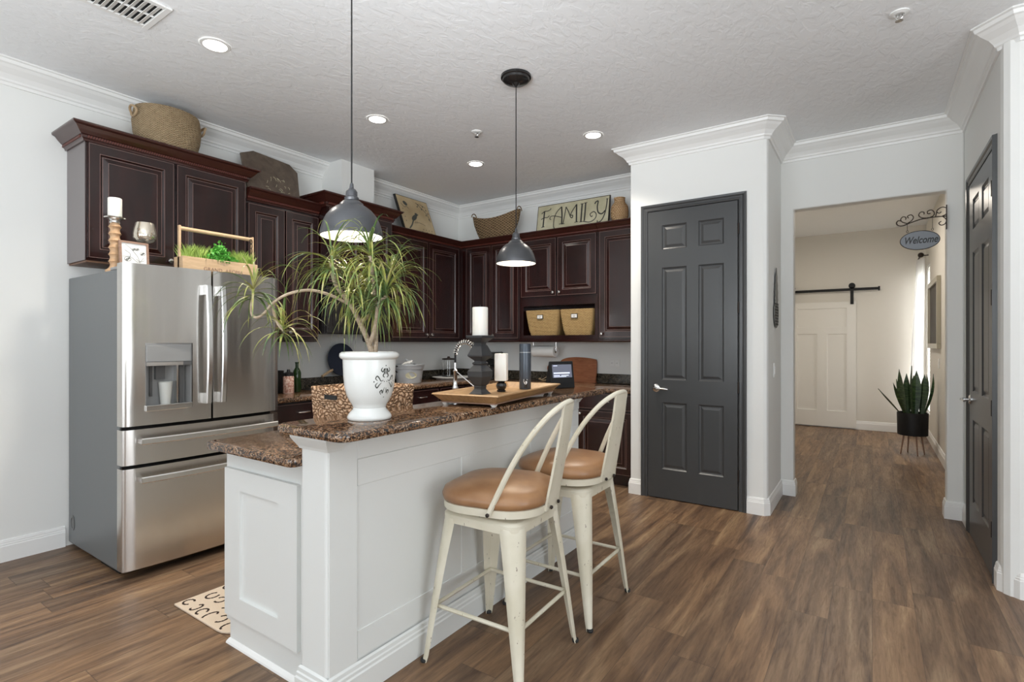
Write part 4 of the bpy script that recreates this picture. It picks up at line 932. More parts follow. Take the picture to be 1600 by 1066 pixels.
t = thing('candle_holder', 'tall faceted charcoal square candlestick with grey finish on the tray', 'candlestick', (-1.742, 2.240, TZ))
pr = [(0.062, 0), (0.047, 0.012), (0.034, 0.026), (0.033, 0.034), (0.036, 0.038), (0.034, 0.045), (0.042, 0.05), (0.069, 0.095), (0.069, 0.124), (0.036, 0.158), (0.044, 0.163), (0.044, 0.170), (0.034, 0.174), (0.032, 0.180), (0.069, 0.205), (0.069, 0.213), (0.042, 0.262), (0.032, 0.272), (0.035, 0.280), (0.076, 0.306), (0.078, 0.318)]
bm = NB(); lathe(bm, [(r*1.0, z*0.985) for r, z in pr], 4, rot=PI/4)
mm = M['charcoal'] = mat('charcoal_candlestick', (0.032, 0.033, 0.036), 0.55, spec=0.35)
obj('stem', bm, M['charcoal'], t, bevel=0.0015, seg=1)
def candle(name, loc, r, h, label, square=False, rz=0):
    t = thing(name, label, 'candle', loc, rz, None)
    bm = NB()
    if square:
        q = lambda s_: rrect(-s_, s_, -s_, s_, 0.008, 4); stack(bm, [(q(r*0.96), 0), (q(r), 0.004), (q(r), h-0.005), (q(r*0.95), h), (q(r*0.5), h-0.004)])
    else: lathe(bm, [(r*0.96, 0), (r, 0.003), (r, h-0.004), (r*0.95, h), (r*0.85, h-0.003), (r*0.2, h-0.006)], 36)
    obj('wax', bm, M['candle'], t, smooth=True); bm = NB(); tube(bm, [(0, 0, h-0.008), (0.001, 0, h+0.012)], 0.0015, 6); obj('wick', bm, M['black_ink'], t)
    return t
candle('pillar_candle', (-1.742, 2.240, TZ+0.3135), 0.042, 0.152, 'tall white pillar candle on the tall charcoal candlestick')
t = thing('candle_holder', 'short black carved candle holder on the tray beside the dark bottle', 'candlestick', (-1.72, 2.405, TZ))
bm = NB(); lathe(bm, [(0.024, 0), (0.026, 0.006), (0.020, 0.01), (0.027, 0.02), (0.030, 0.033), (0.026, 0.046), (0.018, 0.052), (0.028, 0.058), (0.030, 0.062)], 10); obj('stem', bm, M['blkgloss'], t)
candle('pillar_candle', (-1.72, 2.405, TZ+0.062), 0.034, 0.152, 'white square pillar candle on the short black holder', True, math.radians(25))
t = thing('tall_canister', 'tall dark blue-grey cylindrical canister standing at the tray end', 'canister', (-1.70, 2.62, TZ))
M['slate'] = mat('slate_blue_metal', (0.065, 0.078, 0.098), 0.35, metal=0.4)
bm = NB(); lathe(bm, [(0.034, 0), (0.035, 0.003), (0.035, 0.262), (0.033, 0.269)], 36); obj('cylinder', bm, M['slate'], t, smooth=True)
bm = NB(); d = Vector((0.35, -0.94, 0)); 
lathe(bm, [(0.0355, 0.216), (0.0355, 0.219)], 36); obj('seam_ring', bm, M['galv'], t)
bm = NB(); an = math.atan2(-0.80, 0.6)
for k in range(7):
    a0 = an+(k-3)*0.09; 
    r = 0.0358
    v = [bm.verts.new((r*math.cos(a), r*math.sin(a), z)) for a, z in ((a0-.045, .008), (a0+.045, .008), (a0+.045, .062), (a0-.045, .062))]; bm.faces.new(v)
obj('label_panel', bm, M['blkgloss'], t)
bm = NB()
def cyl_stroke(bm, pts, r, an, wd):
    P = [(p[0], p[1]) for p in pts]; n = len(P); A = []
    for i in range(n):
        a = P[max(i-1, 0)]; b_ = P[min(i+1, n-1)]; dd_ = Vector((b_[0]-a[0], b_[1]-a[1])).normalized(); q = (-dd_.y, dd_.x)
        A.append([bm.verts.new((r*math.cos(an+(P[i][0]+q[0]*s_*wd/2)/r), r*math.sin(an+(P[i][0]+q[0]*s_*wd/2)/r), P[i][1]+q[1]*s_*wd/2)) for s_ in (-1, 1)])
    for a, b_ in zip(A, A[1:]): bm.faces.new((a[0], b_[0], b_[1], a[1]))
cyl_stroke(bm, [(-.011, .040), (-.011, .058), (.011, .058), (.011, .054)], .0364, an, .003); cyl_stroke(bm, sm2([(-.003, .044), (-.006, .036), (0, .030), (.006, .036), (.006, .048)], 4), .0364, an, .003); cyl_stroke(bm, [(.0, .05), (.0, .036)], .0364, an, .003)
obj('emblem', bm, M['nickel'], t)

# smart display on the far end of the bar
t = thing('smart_display', 'black wedge-shaped tabletop screen device at the far end of the bar', 'smart display', (-1.745, 3.12, 1.042), math.radians(62))
bm = NB(); v = [(-.093, -.045, 0), (.093, -.045, 0), (.093, .045, 0), (-.093, .045, 0), (-.093, -.018, .180), (.093, -.018, .180), (.093, -.008, .180), (-.093, -.008, .180)]
vs = [bm.verts.new(p) for p in v]
for f in ((0, 3, 2, 1), (4, 5, 6, 7), (0, 1, 5, 4), (1, 2, 6, 5), (2, 3, 7, 6), (3, 0, 4, 7)): bm.faces.new([vs[i] for i in f])
obj('housing', bm, M['blk'], t, bevel=0.004)
n_ = Vector((0, -0.18, 0.027)).normalized(); up_ = Vector((0, 0.027, 0.18)).normalized()
def on_face(u, v_, d_=0.0008): return Vector((0, -.045, 0))+Vector((1, 0, 0))*u+up_*v_+Vector((0, -0.989, 0.148))*d_
bm = NB(); bm.faces.new([bm.verts.new(on_face(*p)) for p in ((-.077, .072), (.077, .072), (.077, .160), (-.077, .160))]); sco = obj('screen', bm, M['screen'], t)
bm = NB()
for u0, u1, v0, v1 in ((-.068, -.035, .150, .154), (-.068, .06, .098, .107), (-.068, -.02, .084, .089), (-.010, .05, .084, .089), (-.068, .03, .076, .080)):
    bm.faces.new([bm.verts.new(on_face(u, v_, 0.0012)) for u, v_ in ((u0, v0), (u1, v0), (u1, v1), (u0, v1))])
obj('screen_text', bm, M['screen_tx'], sco)

# big woven basket on the lower island worktop
t = thing('storage_basket', 'large chunky woven basket with cut-out handle behind the bar top', 'basket', (-2.09, 1.745, 0.9145))
bm = NB(); hx, hy, hh = .165, .195, .222
outl = lambda s_, z, f=1.0: rrect(-hx*s_, hx*s_, -hy*s_, hy*s_, .02, 3)
stack(bm, [(outl(.93, 0), 0), (outl(.96, 0), .08), (outl(.985, 0), .165), (outl(1, 0), hh-.006), (outl(.99, 0), hh), (outl(.93, 0), hh), (outl(.90, 0), .17), (outl(.88, 0), .012)])
obj('woven_body', bm, M['hyacinth'], t)
bm = NB(); box(bm, -.045, .045, -hy*1.003-.001, -hy*.97, .168, .192); obj('handle_slot', bm, M['dark'], t)
bm = NB(); tube(bm, [(-.05, -hy*.985, .196), (.05, -hy*.985, .196)], .009, 8); obj('handle_grip', bm, M['hyacinth'], t)

# ------------------------------------------------------------------ things on the left wall worktop
CT = 0.9145
t = thing('bottle', 'dark green glass oil bottle on the worktop beside the refrigerator', 'bottle', (-4.17, 2.745, CT))
bm = NB(); lathe(bm, [(0.033, 0), (0.035, 0.004), (0.035, 0.165), (0.028, 0.19), (0.013, 0.215), (0.013, 0.25), (0.016, 0.252), (0.016, 0.262)], 28); obj('glass_body', bm, M['green_glass'], t, smooth=True)
t = thing('salt_jar', 'clear jar of pink salt with dark lid on the worktop', 'jar', (-4.10, 2.62, CT))
bm = NB(); lathe(bm, [(0.042, 0), (0.044, 0.005), (0.044, 0.14), (0.038, 0.15)], 28); obj('jar_body', bm, M['salt'], t, smooth=True)
bm = NB(); lathe(bm, [(0.041, 0.15), (0.041, 0.175), (0.015, 0.185), (0.012, 0.205)], 28); obj('lid', bm, M['blkgloss'], t, smooth=True)
t = thing('utensil_crock', 'squat black canister behind the pink salt jar', 'canister', (-4.24, 2.59, CT))
bm = NB(); lathe(bm, [(0.055, 0), (0.06, 0.005), (0.066, 0.19), (0.06, 0.19), (0.055, 0.02)], 28); obj('crock_body', bm, M['blkgloss'], t, smooth=True)
t = thing('round_serving_board', 'round navy serving board with pale handle leaning on the backsplash wall', 'serving board', (-4.335, 3.33, 1.015))
bm = NB(); lathe(bm, [(0.158, 0), (0.16, 0.004), (0.16, 0.012), (0.158, 0.016)], 48)
TR = Matrix.Translation((0.012, 0, 0.165)) @ Matrix.Rotation(math.radians(84), 4, 'Y')
bmesh.ops.transform(bm, matrix=TR, verts=bm.verts); obj('disc', bm, M['navy'], t, smooth=True)
bm = NB(); tube(bm, [(0.03, -0.115, 0.07), (0.035, -0.235, 0.012)], 0.013, 8); obj('handle', bm, M['wood_lt'], t)
t = thing('white_canister', 'pale square canister with black bands beside the metal bucket', 'canister', (-4.20, 3.73, CT))
bm = NB(); box(bm, -.07, .07, -.075, .075, 0.02, .16); obj('canister_body', bm, M['paper'], t, bevel=.004)
bm = NB(); box(bm, -.073, .073, -.078, .078, 0, .02); obj('base_band', bm, M['black_ink'], t)
bm = NB(); box(bm, -.073, .073, -.078, .078, .115, .127); obj('lid_band', bm, M['black_ink'], t)
t = thing('metal_bucket', 'galvanised tin tub holding snack packets, right of the potted plant', 'bucket', (-4.10, 4.03, CT))
bm = NB(); lathe(bm, [(0.125, 0), (0.13, 0.004), (0.152, 0.15), (0.158, 0.152), (0.160, 0.165), (0.166, 0.19), (0.170, 0.192), (0.170, 0.20), (0.162, 0.20), (0.150, 0.15), (0.122, 0.01)], 44); obj('tub', bm, M['galv'], t, smooth=True)
bm = NB(); tube(bm, smoothpath([(0, -.165, .185), (0, -.20, .185), (0, -.205, .15), (0, -.17, .12)], 4), .007, 8); obj('handle', bm, M['iron'], t, smooth=True)
bm = NB(); tube(bm, smoothpath([(0, .165, .185), (0, .20, .185), (0, .205, .15), (0, .17, .12)], 4), .007, 8); obj('handle', bm, M['iron'], t, smooth=True)
bm = NB(); an = -0.62
Bx = []
for i in range(20):
    a = 2*PI*i/20; u = .062*math.cos(a); z = .088+.034*math.sin(a); r = .1325+(.152-.13)*(z/.15)+.001; Bx.append(bm.verts.new((r*math.cos(an+u/r), r*math.sin(an+u/r), z)))
bm.faces.new(Bx); obj('oval_badge', bm, M['butter'], t)
for k, (dx, dy, rx, ry, rz) in enumerate(((0.03, -.055, .35, -.25, .15), (-.03, .055, -.3, .4, .2))):
    bm = NB(); q = lambda s_: rrect(-.055*s_, .055*s_, -.035*s_, .035*s_, .008, 2); stack(bm, [(q(.95), -.008), (q(1), -.002), (q(1), .002), (q(.95), .008)])
    o = obj('snack_packet', bm, M['galv'] if k % 2 else M['paper'], smooth=False); o.location = (-4.10+dx, 4.03+dy, CT+.215+.006*k); o.rotation_euler = (rx, ry, rz)
    tag(o, ('white snack packet' if k == 0 else 'silver snack packet')+' lying in the top of the metal bucket', 'packet', 'packets in the bucket')
t = thing('glass_canister', 'clear glass canister with dark lid behind the faucet', 'jar', (-4.16, 4.74, CT+.028))
bm = NB(); lathe(bm, [(0.068, 0), (0.075, 0.004), (0.075, 0.20), (0.07, 0.20), (0.07, 0.008)], 36); obj('glass_body', bm, M['glass'], t, smooth=True)
bm = NB(); lathe(bm, [(0.076, 0.20), (0.078, 0.204), (0.078, 0.216), (0.02, 0.222), (0.012, 0.24)], 36); obj('lid', bm, M['iron'], t, smooth=True)
t = thing('round_tray', 'round white scalloped tray under the glass canister', 'tray', (-4.14, 4.78, CT))
bm = NB(); lathe(bm, [(0.19, 0), (0.20, 0.006), (0.22, 0.02), (0.235, 0.022), (0.236, 0.027), (0.20, 0.0265)], 48); obj('tray_body', bm, M['white'], t, smooth=True)
t = thing('coffee_maker', 'black coffee maker with pale label behind the tall candlestick', 'coffee maker', (-3.74, 5.02, CT))
bm = NB(); box(bm, -.10, .10, -.11, .11, 0, .03); box(bm, -.10, .10, 0.0, .11, .03, .30); box(bm, -.10, .10, -.11, .11, .24, .32); obj('body', bm, M['blkgloss'], t, bevel=.006)
bm = NB(); lathe(bm, [(0.055, 0.032), (0.065, 0.05), (0.065, 0.13), (0.045, 0.17)], 24, (0, -.045, 0)); obj('carafe', bm, M['blkgloss'], t, smooth=True)
bm = NB(); box(bm, -.07, .07, -.113, -.110, .25, .31); obj('badge_plate', bm, M['butter'], t)
def outlet(x, label, y=5.2095):
    t = thing('wall_outlet', label, 'outlet', (x, y, 1.13), 0, None)
    obj('cover_plate', BX(-.06, .06, -.006, 0, -.045, .045), M['white'], t, bevel=.002)
    for sx in (-.028, .028):
        bm = NB(); box(bm, sx-.017, sx+.017, -.0085, -.006, -.03, .03); so = obj('socket', bm, M['trim'], t)
        bm = NB(); box(bm, sx-.007, sx-.005, -.0092, -.0085, -.006, .006); box(bm, sx+.005, sx+.007, -.0092, -.0085, -.006, .006); obj('slots', bm, M['dark'], so)
outlet(-2.25, 'white double wall outlet right of the wooden cutting board'); outlet(-3.35, 'white double wall outlet left of the paper towel roll')
t = thing('paper_towel_holder', 'white paper towel roll mounted under the wall cabinet', 'paper towel', (-3.0, 5.02, 1.25))
bm = NB(); rot = Matrix.Rotation(PI/2, 4, 'Y')
lathe(bm, [(0.02, -.14), (0.062, -.14), (0.062, .14), (0.02, .14)], 36, cap=False); bmesh.ops.transform(bm, matrix=rot, verts=bm.verts); obj('paper_roll', bm, M['paper'], t, smooth=True)
bm = NB(); lathe(bm, [(0.02, -.139), (0.02, .139)], 20, cap=False); bmesh.ops.transform(bm, matrix=rot, verts=bm.verts); obj('core', bm, M['rope'], t)
bm = NB(); tube(bm, [(-.148, 0, 0), (.148, 0, 0)], .006, 8); tube(bm, [(-.145, 0, 0), (-.145, 0, .10)], .004, 8); tube(bm, [(.145, 0, 0), (.145, 0, .10)], .004, 8); obj('bracket', bm, M['nickel'], t)
t = thing('cutting_board', 'reddish live-edge wooden cutting board leaning on the back wall', 'cutting board', (-2.70, 5.165, CT))
ol = sm2([(-.17, 0), (.0, .0), (.245, .0), (.255, .02), (.262, .12), (.255, .235), (.225, .255), (.12, .268), (.0, .272), (-.10, .262), (-.17, .235), (-.20, .19), (-.26, .175), (-.31, .185), (-.345, .16), (-.34, .115), (-.30, .095), (-.25, .11), (-.20, .10), (-.185, .04), (-.17, .0)], 3)[:-1]
bm = NB(); lean = lambda x, z, y: (x, y+z*0.10, z)
f0 = [bm.verts.new(lean(x, z, -.022)) for x, z in ol]; f1 = [bm.verts.new(lean(x, z, 0)) for x, z in ol]; bm.faces.new(f0); bm.faces.new(f1[::-1])
for i in range(len(ol)): bm.faces.new((f0[i], f0[i-1], f1[i-1], f1[i]))
obj('board', bm, M['wood_red'], t)
bm = NB(); tube(bm, smoothpath([(-.31, -.03, .15), (-.29, -.05, .10), (-.32, -.06, .05), (-.38, -.07, .012), (-.34, -.09, .008), (-.28, -.07, .03), (-.27, -.05, .09), (-.30, -.02, .14)], 5), .005, 6, closed=False)
tube(bm, smoothpath([(-.38, -.07, .012), (-.41, -.09, .02), (-.38, -.1, .03)], 4), .006, 6); obj('twine_loop', bm, M['rope'], t, smooth=True)

# baskets in the cubby
for k, (xa, xb, lb) in enumerate(((-3.155, -2.735, 'golden woven cubby basket with small framed tag, left of the pair'), (-2.725, -2.335, 'golden woven cubby basket with small framed tag, right of the pair'))):
    cx = (xa+xb)/2; t = thing('cubby_basket', lb, 'basket', (cx, 5.01, 1.4255), 0, 'baskets in the cubby shelf')
    hx = (xb-xa)/2; q = lambda s_, dy=0: rrect(-hx*s_, hx*s_, -.15*s_, .15*s_, .03, 4)
    bm = NB(); stack(bm, [(q(.78), 0), (q(.86), .05), (q(.97), .20), (q(1), .262), (q(1), .272), (q(.94), .272), (q(.80), .03)]); obj('woven_body', bm, M['rattan'], t)
    bm = NB(); y = -.1465
    box(bm, -.055, .02, y-.006, y+.006, .175, .222); obj('tag_frame', bm, M['iron'], t)
    bm = NB(); box(bm, -.049, .014, y-.0075, y-.0055, .181, .216); tg = obj('tag_card', bm, M['paper'], t)
    bm = NB()
    for j, wd_ in enumerate((.032, .024)): box(bm, -.018-wd_/2, -.018+wd_/2, y-.0085, y-.0075, .201-j*.010, .204-j*.010)
    obj('tag_writing', bm, M['grey_ink'], tg)

# ------------------------------------------------------------------ on top of the cabinets
t = thing('seagrass_basket', 'round seagrass basket with rope handles on top of the refrigerator cabinet', 'basket', (-4.19, 1.725, 2.7155))
bm = NB(); lathe(bm, [(0.15, 0), (0.165, 0.01), (0.185, 0.10), (0.192, 0.18), (0.182, 0.26), (0.178, 0.275), (0.170, 0.275), (0.182, 0.18), (0.16, 0.02)], 44, sx=0.95, sy=1.13); obj('woven_body', bm, M['seagrass'], t, smooth=True)
for sy in (-1, 1):
    bm = NB(); c0 = Vector((0.03, sy*.208, .235)); tube(bm, [c0+Vector((.045*math.cos(a), sy*(.012+.018*max(0, math.sin(a))), .032*math.sin(a)-.02)) for a in [2*PI*i/14 for i in range(14)]], .008, 7, closed=True); obj('rope_handle', bm, M['rope'], t, smooth=True)
t = thing('octagonal_board', 'dark brown octagonal slate-like board leaning above the wall cabinet', 'decorative board', (-4.24, 2.52, 2.576))
bm = NB(); ol = [(-.24, 0), (.225, 0), (.285, .29), (.225, .355), (-.10, .385), (-.22, .33)]
LN = lambda x, z, d_: (0.10-z*0.45+d_, x, z)
f0 = [bm.verts.new(LN(x, z, 0)) for x, z in ol]; f1 = [bm.verts.new(LN(x, z, .018)) for x, z in ol]; bm.faces.new(f0[::-1]); bm.faces.new(f1)
for i in range(len(ol)): bm.faces.new((f0[i], f0[i-1], f1[i-1], f1[i]))
obj('board', bm, M['wood_brown'], t, bevel=.002)
bm = NB(); rr = random.Random(3)
for k in range(16):
    y = rr.uniform(-.12, .16); z = rr.uniform(.04, .16); a = rr.uniform(0, 3.1); l_ = rr.uniform(.015, .04); d2_ = (math.cos(a)*l_, math.sin(a)*l_)
    p0 = Vector(LN(y, z, .0195)); p1 = Vector(LN(y+d2_[0], z+d2_[1], .0195)); tube(bm, [p0, (p0+p1)/2+Vector((0, .004, .004)), p1], .0016, 5)
obj('etched_branches', bm, M['butter'], t)

# bird clock board
t = thing('bird_picture_board', 'parchment-coloured square board with printed bird leaning on the left wall', 'decorative board', (-4.25, 4.262, 2.546))
S_ = 0.49; tilt = 0.40
def cf(u, v_, d_=0.0): return Vector((0.12-v_*tilt+d_, u, v_))
bm = NB(); vs = [bm.verts.new(cf(u, v_, d_)) for d_ in (-.035, 0) for u, v_ in ((-S_/2, 0), (S_/2, 0), (S_/2, S_*.88), (-S_/2, S_*.88))]
for f in ((0, 3, 2, 1), (4, 5, 6, 7), (0, 1, 5, 4), (1, 2, 6, 5), (2, 3, 7, 6), (3, 0, 4, 7)): bm.faces.new([vs[i] for i in f])
fr = obj('wooden_block', bm, M['blkgloss'], t, bevel=.003)
bm = NB(); a_ = S_/2-.006; bm.faces.new([bm.verts.new(cf(u, v_, .0008)) for u, v_ in ((-a_, .006), (a_, .006), (a_, S_*.88-.006), (-a_, S_*.88-.006))]); face = obj('printed_face', bm, M['clockface'], t)
bm = NB(); O_ = cf(0, 0, .0012); Vn = Vector((-tilt, 0, 1)).normalized(); Nn = Vector((1, 0, tilt)).normalized()
def rb(pts, wd, sub=5): ribbon(bm, sm2(pts, sub), wd, O_, (0, 1, 0), Vn, Nn, .0006)
def blob(cx, cy, rx, ry, a=0, n=14):
    pts = []
    for i in range(n):
        t_ = 2*PI*i/n; x = rx*math.cos(t_); y = ry*math.sin(t_); pts.append(bm.verts.new(O_+Vector((0, 1, 0))*(cx+x*math.cos(a)-y*math.sin(a))+Vn*(cy+x*math.sin(a)+y*math.cos(a))+Nn*.0006))
    bm.faces.new(pts)
blob(-.045, .205, .060, .026, .7); blob(.0, .255, .024, .020); rb([(-.075, .165), (-.12, .10), (-.17, .05)], [.016]*11, 5); rb([(.02, .262), (.04, .256)], .006); rb([(-.07, .135), (.0, .150), (.06, .145), (.10, .13)], .005); rb([(-.04, .17), (-.045, .14)], .004); rb([(-.02, .17), (-.02, .14)], .004)
rb([(.05, .42), (.10, .38), (.16, .33), (.20, .27), (.21, .20)], .008); rb([(.10, .41), (.15, .40), (.20, .38)], .005); rb([(-.20, .36), (-.16, .32), (-.12, .33), (-.09, .31)], .006); blob(-.13, .37, .035, .025, -.6)
for x, y in ((.08, .40), (.12, .35), (.15, .39), (.19, .35), (.17, .28), (.21, .31), (.20, .23), (.06, .37)): blob(x, y, .012, .008, x*9)
for i in range(4): blob(-.19, .29-.05*i, .006, .007); blob(.05+.045*i, .075, .006, .007)
for i in range(9): blob(.0+.024*i, .03+.012*math.sin(i*2.1), .012, .007, i)
obj('printed_drawing', bm, M['grey_ink'], face)

# dark wicker boat basket in the corner
t = thing('boat_basket', 'dark wicker boat-shaped basket with raised ends in the corner', 'basket', (-3.60, 4.93, 2.5455))
bm = NB(); n = 36; layers = []
def boat(s_, sy_, z, up):
    out = []
    for i in range(n):
        a = 2*PI*i/n; x = .335*s_*math.copysign(abs(math.cos(a))**0.9, math.cos(a)); y = .105*sy_*math.sin(a); out.append((x, y, z+up*(x/.335)**2))
    return out
for L_ in (boat(.66, .6, 0, .0), boat(.80, .85, .08, .01), boat(.93, .97, .16, .03), boat(1, 1, .215, .075), boat(1.0, 1.0, .228, .078), boat(.95, .9, .222, .075), boat(.80, .7, .10, .03), boat(.6, .5, .02, .0)):
    layers.append([bm.verts.new(p) for p in L_])
for a, b_ in zip(layers, layers[1:]):
    for i in range(n): bm.faces.new((a[i], a[(i+1) % n], b_[(i+1) % n], b_[i]))
bm.faces.new(layers[0][::-1]); bm.faces.new(layers[-1]); obj('woven_body', bm, M['dkwicker'], t, smooth=True)
for sx in (-1, 1):
    bm = NB(); tube(bm, [Vector((sx*.325+sx*.0*math.cos(a), .045*math.cos(a), .29+.045*math.sin(a))) for a in [PI*i/10 for i in range(11)]], .006, 7); obj('handle', bm, M['dkwicker'], t, smooth=True)

# FAMILY sign
FW, FH = .845, .285
t = thing('family_sign', 'long sage-cream wooden sign reading FAMILY above the cubby cabinet', 'sign', (-2.590, 4.862, 2.5455))
def ff(u, v_, d_=0.0): return Vector((u, v_*0.16-d_, v_))
bm = NB(); vs = [bm.verts.new(ff(u, v_, d_)) for d_ in (-.02, 0) for u, v_ in ((-FW/2, 0), (FW/2, 0), (FW/2, FH), (-FW/2, FH))]
for f in ((0, 3, 2, 1), (4, 5, 6, 7), (0, 1, 5, 4), (1, 2, 6, 5), (2, 3, 7, 6), (3, 0, 4, 7)): bm.faces.new([vs[i] for i in f])
obj('board_edge', bm, M['iron'], t)
bm = NB(); a_ = FW/2-.007; bm.faces.new([bm.verts.new(ff(u, v_, .0008)) for u, v_ in ((-a_, .007), (a_, .007), (a_, FH-.007), (-a_, FH-.007))]); face = obj('painted_face', bm, M['familysign'], t)
bm = NB(); O_ = ff(0, 0, .0012); Vn = Vector((0, .16, 1)).normalized(); Nn = Vector((0, -1, .16)).normalized()
def st_(pts, wd=.011, sub=6): ribbon(bm, sm2(pts, sub), wd, O_, (1, 0, 0), Vn, Nn, .0012)
x0 = -.365
st_([(x0+.03, .225), (x0+.028, .14), (x0+.026, .045)], .016); st_([(x0-.005, .20), (x0+.03, .222), (x0+.07, .222), (x0+.10, .232), (x0+.108, .248)], .009); st_([(x0-.005, .135), (x0+.03, .150), (x0+.075, .150), (x0+.095, .168)], .009); st_([(x0+.005, .045), (x0+.045, .048)], .007)
x1 = -.243
st_([(x1+.115, .245), (x1+.128, .15), (x1+.132, .055)], .016); st_([(x1+.115, .245), (x1+.06, .19), (x1+.035, .12), (x1+.035, .04), (x1+.048, .012), (x1+.03, .008)], .009); st_([(x1+.128, .125), (x1+.05, .150), (x1-.005, .155), (x1-.02, .130), (x1+.0, .118)], .008); st_([(x1+.10, .055), (x1+.150, .055)], .007)
x2 = -.095
st_([(x2+.022, .235), (x2+.012, .14), (x2+.0, .05)], .010); st_([(x2+.022, .235), (x2+.06, .17), (x2+.085, .115), (x2+.105, .105), (x2+.108, .13), (x2+.085, .135), (x2+.095, .17), (x2+.145, .245)], .010); st_([(x2+.145, .245), (x2+.152, .14), (x2+.158, .05)], .016); st_([(x2-.02, .05), (x2+.02, .05)], .006); st_([(x2+.135, .05), (x2+.18, .05)], .006)
x3 = .115; st_([(x3, .24), (x3, .14), (x3, .045)], .016); st_([(x3-.018, .24), (x3+.018, .24)], .007); st_([(x3-.018, .045), (x3+.018, .045)], .007)
x4 = .155; st_([(x4, .245), (x4, .14), (x4-.002, .05)], .015); st_([(x4-.02, .245), (x4+.018, .245)], .007); st_([(x4-.02, .048), (x4+.06, .030), (x4+.115, .055), (x4+.13, .10), (x4+.10, .135), (x4+.06, .115), (x4+.075, .085), (x4+.09, .095)], .009)
x5 = .285; st_([(x5-.025, .215), (x5-.015, .235), (x5+.01, .24), (x5+.005, .18), (x5+.02, .12), (x5+.06, .10), (x5+.095, .13)], .013); st_([(x5+.11, .25), (x5+.105, .17), (x5+.09, .09), (x5+.06, .03), (x5+.02, .015), (x5+.015, .035)], .011); st_([(x5+.098, .25), (x5+.122, .25)], .006)
obj('lettering', bm, M['black_ink'], face)

def strawvase(name, label, loc, s):
    t = thing(name, label, 'vase', loc, 0, 'woven vases on the cabinet top')
    bm = NB(); lathe(bm, [(0.060*s, 0), (0.072*s, 0.006), (0.090*s, 0.05), (0.092*s, 0.10), (0.085*s, 0.15), (0.062*s, 0.18), (0.055*s, 0.19), (0.056*s, 0.225), (0.060*s, 0.232), (0.050*s, 0.232), (0.048*s, 0.19)], 36)
    obj('woven_body', bm, M['vasew'], t, smooth=True)
strawvase('woven_vase', 'squat straw-coloured woven vase right beside the FAMILY sign', (-2.065, 4.90, 2.5455), 0.95)
t = thing('gourd_vase', 'taller tan vase half hidden by the pantry corner', 'vase', (-1.87, 4.93, 2.5455), 0)
bm = NB(); lathe(bm, [(0.05, 0), (0.065, 0.01), (0.078, 0.07), (0.076, 0.13), (0.06, 0.19), (0.04, 0.25), (0.032, 0.30), (0.036, 0.32), (0.028, 0.32)], 36); obj('vase_body', bm, M['wood_tan'], t, smooth=True)

# ------------------------------------------------------------------ on top of the refrigerator
FT = 1.7905
M['brownfr'] = M['wood_frame']
FB = 1.773
t = thing('candle_holder', 'turned tan wooden candlestick on the refrigerator', 'candlestick', (-3.80, 1.275, FB))
pf = [(0.048, 0), (0.050, 0.012), (0.036, 0.022), (0.030, 0.03)]
for k in range(6):
    z = .034+k*.042; pf += [(0.028, z), (0.024, z+.012), (0.026, z+.024), (0.034, z+.034), (0.030, z+.038)]
pf += [(0.026, .29), (0.024, .30)]
bm = NB(); lathe(bm, pf, 28); obj('turned_stem', bm, M['wood_tan'], t, smooth=True)
bm = NB(); lathe(bm, [(0.025, .30), (0.028, .305), (0.024, .315), (0.030, .322), (0.052, .328), (0.056, .334), (0.052, .337)], 32); obj('drip_plate', bm, M['nickel'], t, smooth=True)
candle('pillar_candle', (-3.80, 1.275, FB+.337), 0.036, 0.115, 'white pillar candle on the turned wooden candlestick')
t = thing('goblet_vase', 'mercury glass goblet on dark stem on the refrigerator', 'goblet', (-3.84, 1.45, FB))
bm = NB(); lathe(bm, [(0.045, 0), (0.045, 0.006), (0.012, 0.016), (0.010, 0.12), (0.016, 0.15), (0.010, 0.17), (0.022, 0.20), (0.020, 0.206)], 24); obj('stem', bm, M['iron'], t, smooth=True)
bm = NB(); lathe(bm, [(0.018, .206), (0.045, .215), (0.063, .238), (0.066, .262), (0.060, .300), (0.050, .338), (0.048, .338), (0.057, .300), (0.062, .262), (0.055, .235), (0.02, .215)], 40); obj('bowl', bm, M['mercury'], t, smooth=True)
t = thing('framed_line_art', 'small wooden framed white floral line drawing on the refrigerator', 'picture', (-3.745, 1.355, FB), 0)
def pf_(u, v_, d_=0.0): return Vector((0.015-v_*0.10+d_, u, v_))
W_, Hh = .078, .195
bm = NB()
for u0, u1, v0, v1 in ((-W_, W_, 0, .012), (-W_, W_, Hh-.012, Hh), (-W_, -W_+.012, .012, Hh-.012), (W_-.012, W_, .012, Hh-.012)):
    vs = [bm.verts.new(pf_(u, v_, d_)) for d_ in (-.012, .006) for u, v_ in ((u0, v0), (u1, v0), (u1, v1), (u0, v1))]
    for f in ((0, 3, 2, 1), (4, 5, 6, 7), (0, 1, 5, 4), (1, 2, 6, 5), (2, 3, 7, 6), (3, 0, 4, 7)): bm.faces.new([vs[i] for i in f])
obj('frame', bm, M['wood_frame'], t)
bm = NB(); vs = [bm.verts.new(pf_(u, v_, d_)) for d_ in (-.010, 0) for u, v_ in ((-W_+.01, .01), (W_-.01, .01), (W_-.01, Hh-.01), (-W_+.01, Hh-.01))]
for f in ((0, 3, 2, 1), (4, 5, 6, 7), (0, 1, 5, 4), (1, 2, 6, 5), (2, 3, 7, 6), (3, 0, 4, 7)): bm.faces.new([vs[i] for i in f])
pr_ = obj('print', bm, M['paper'], t)
bm = NB(); O_ = pf_(0, 0, .0005); Vn = Vector((-.10, 0, 1)).normalized(); Nn = Vector((1, 0, .1)).normalized()
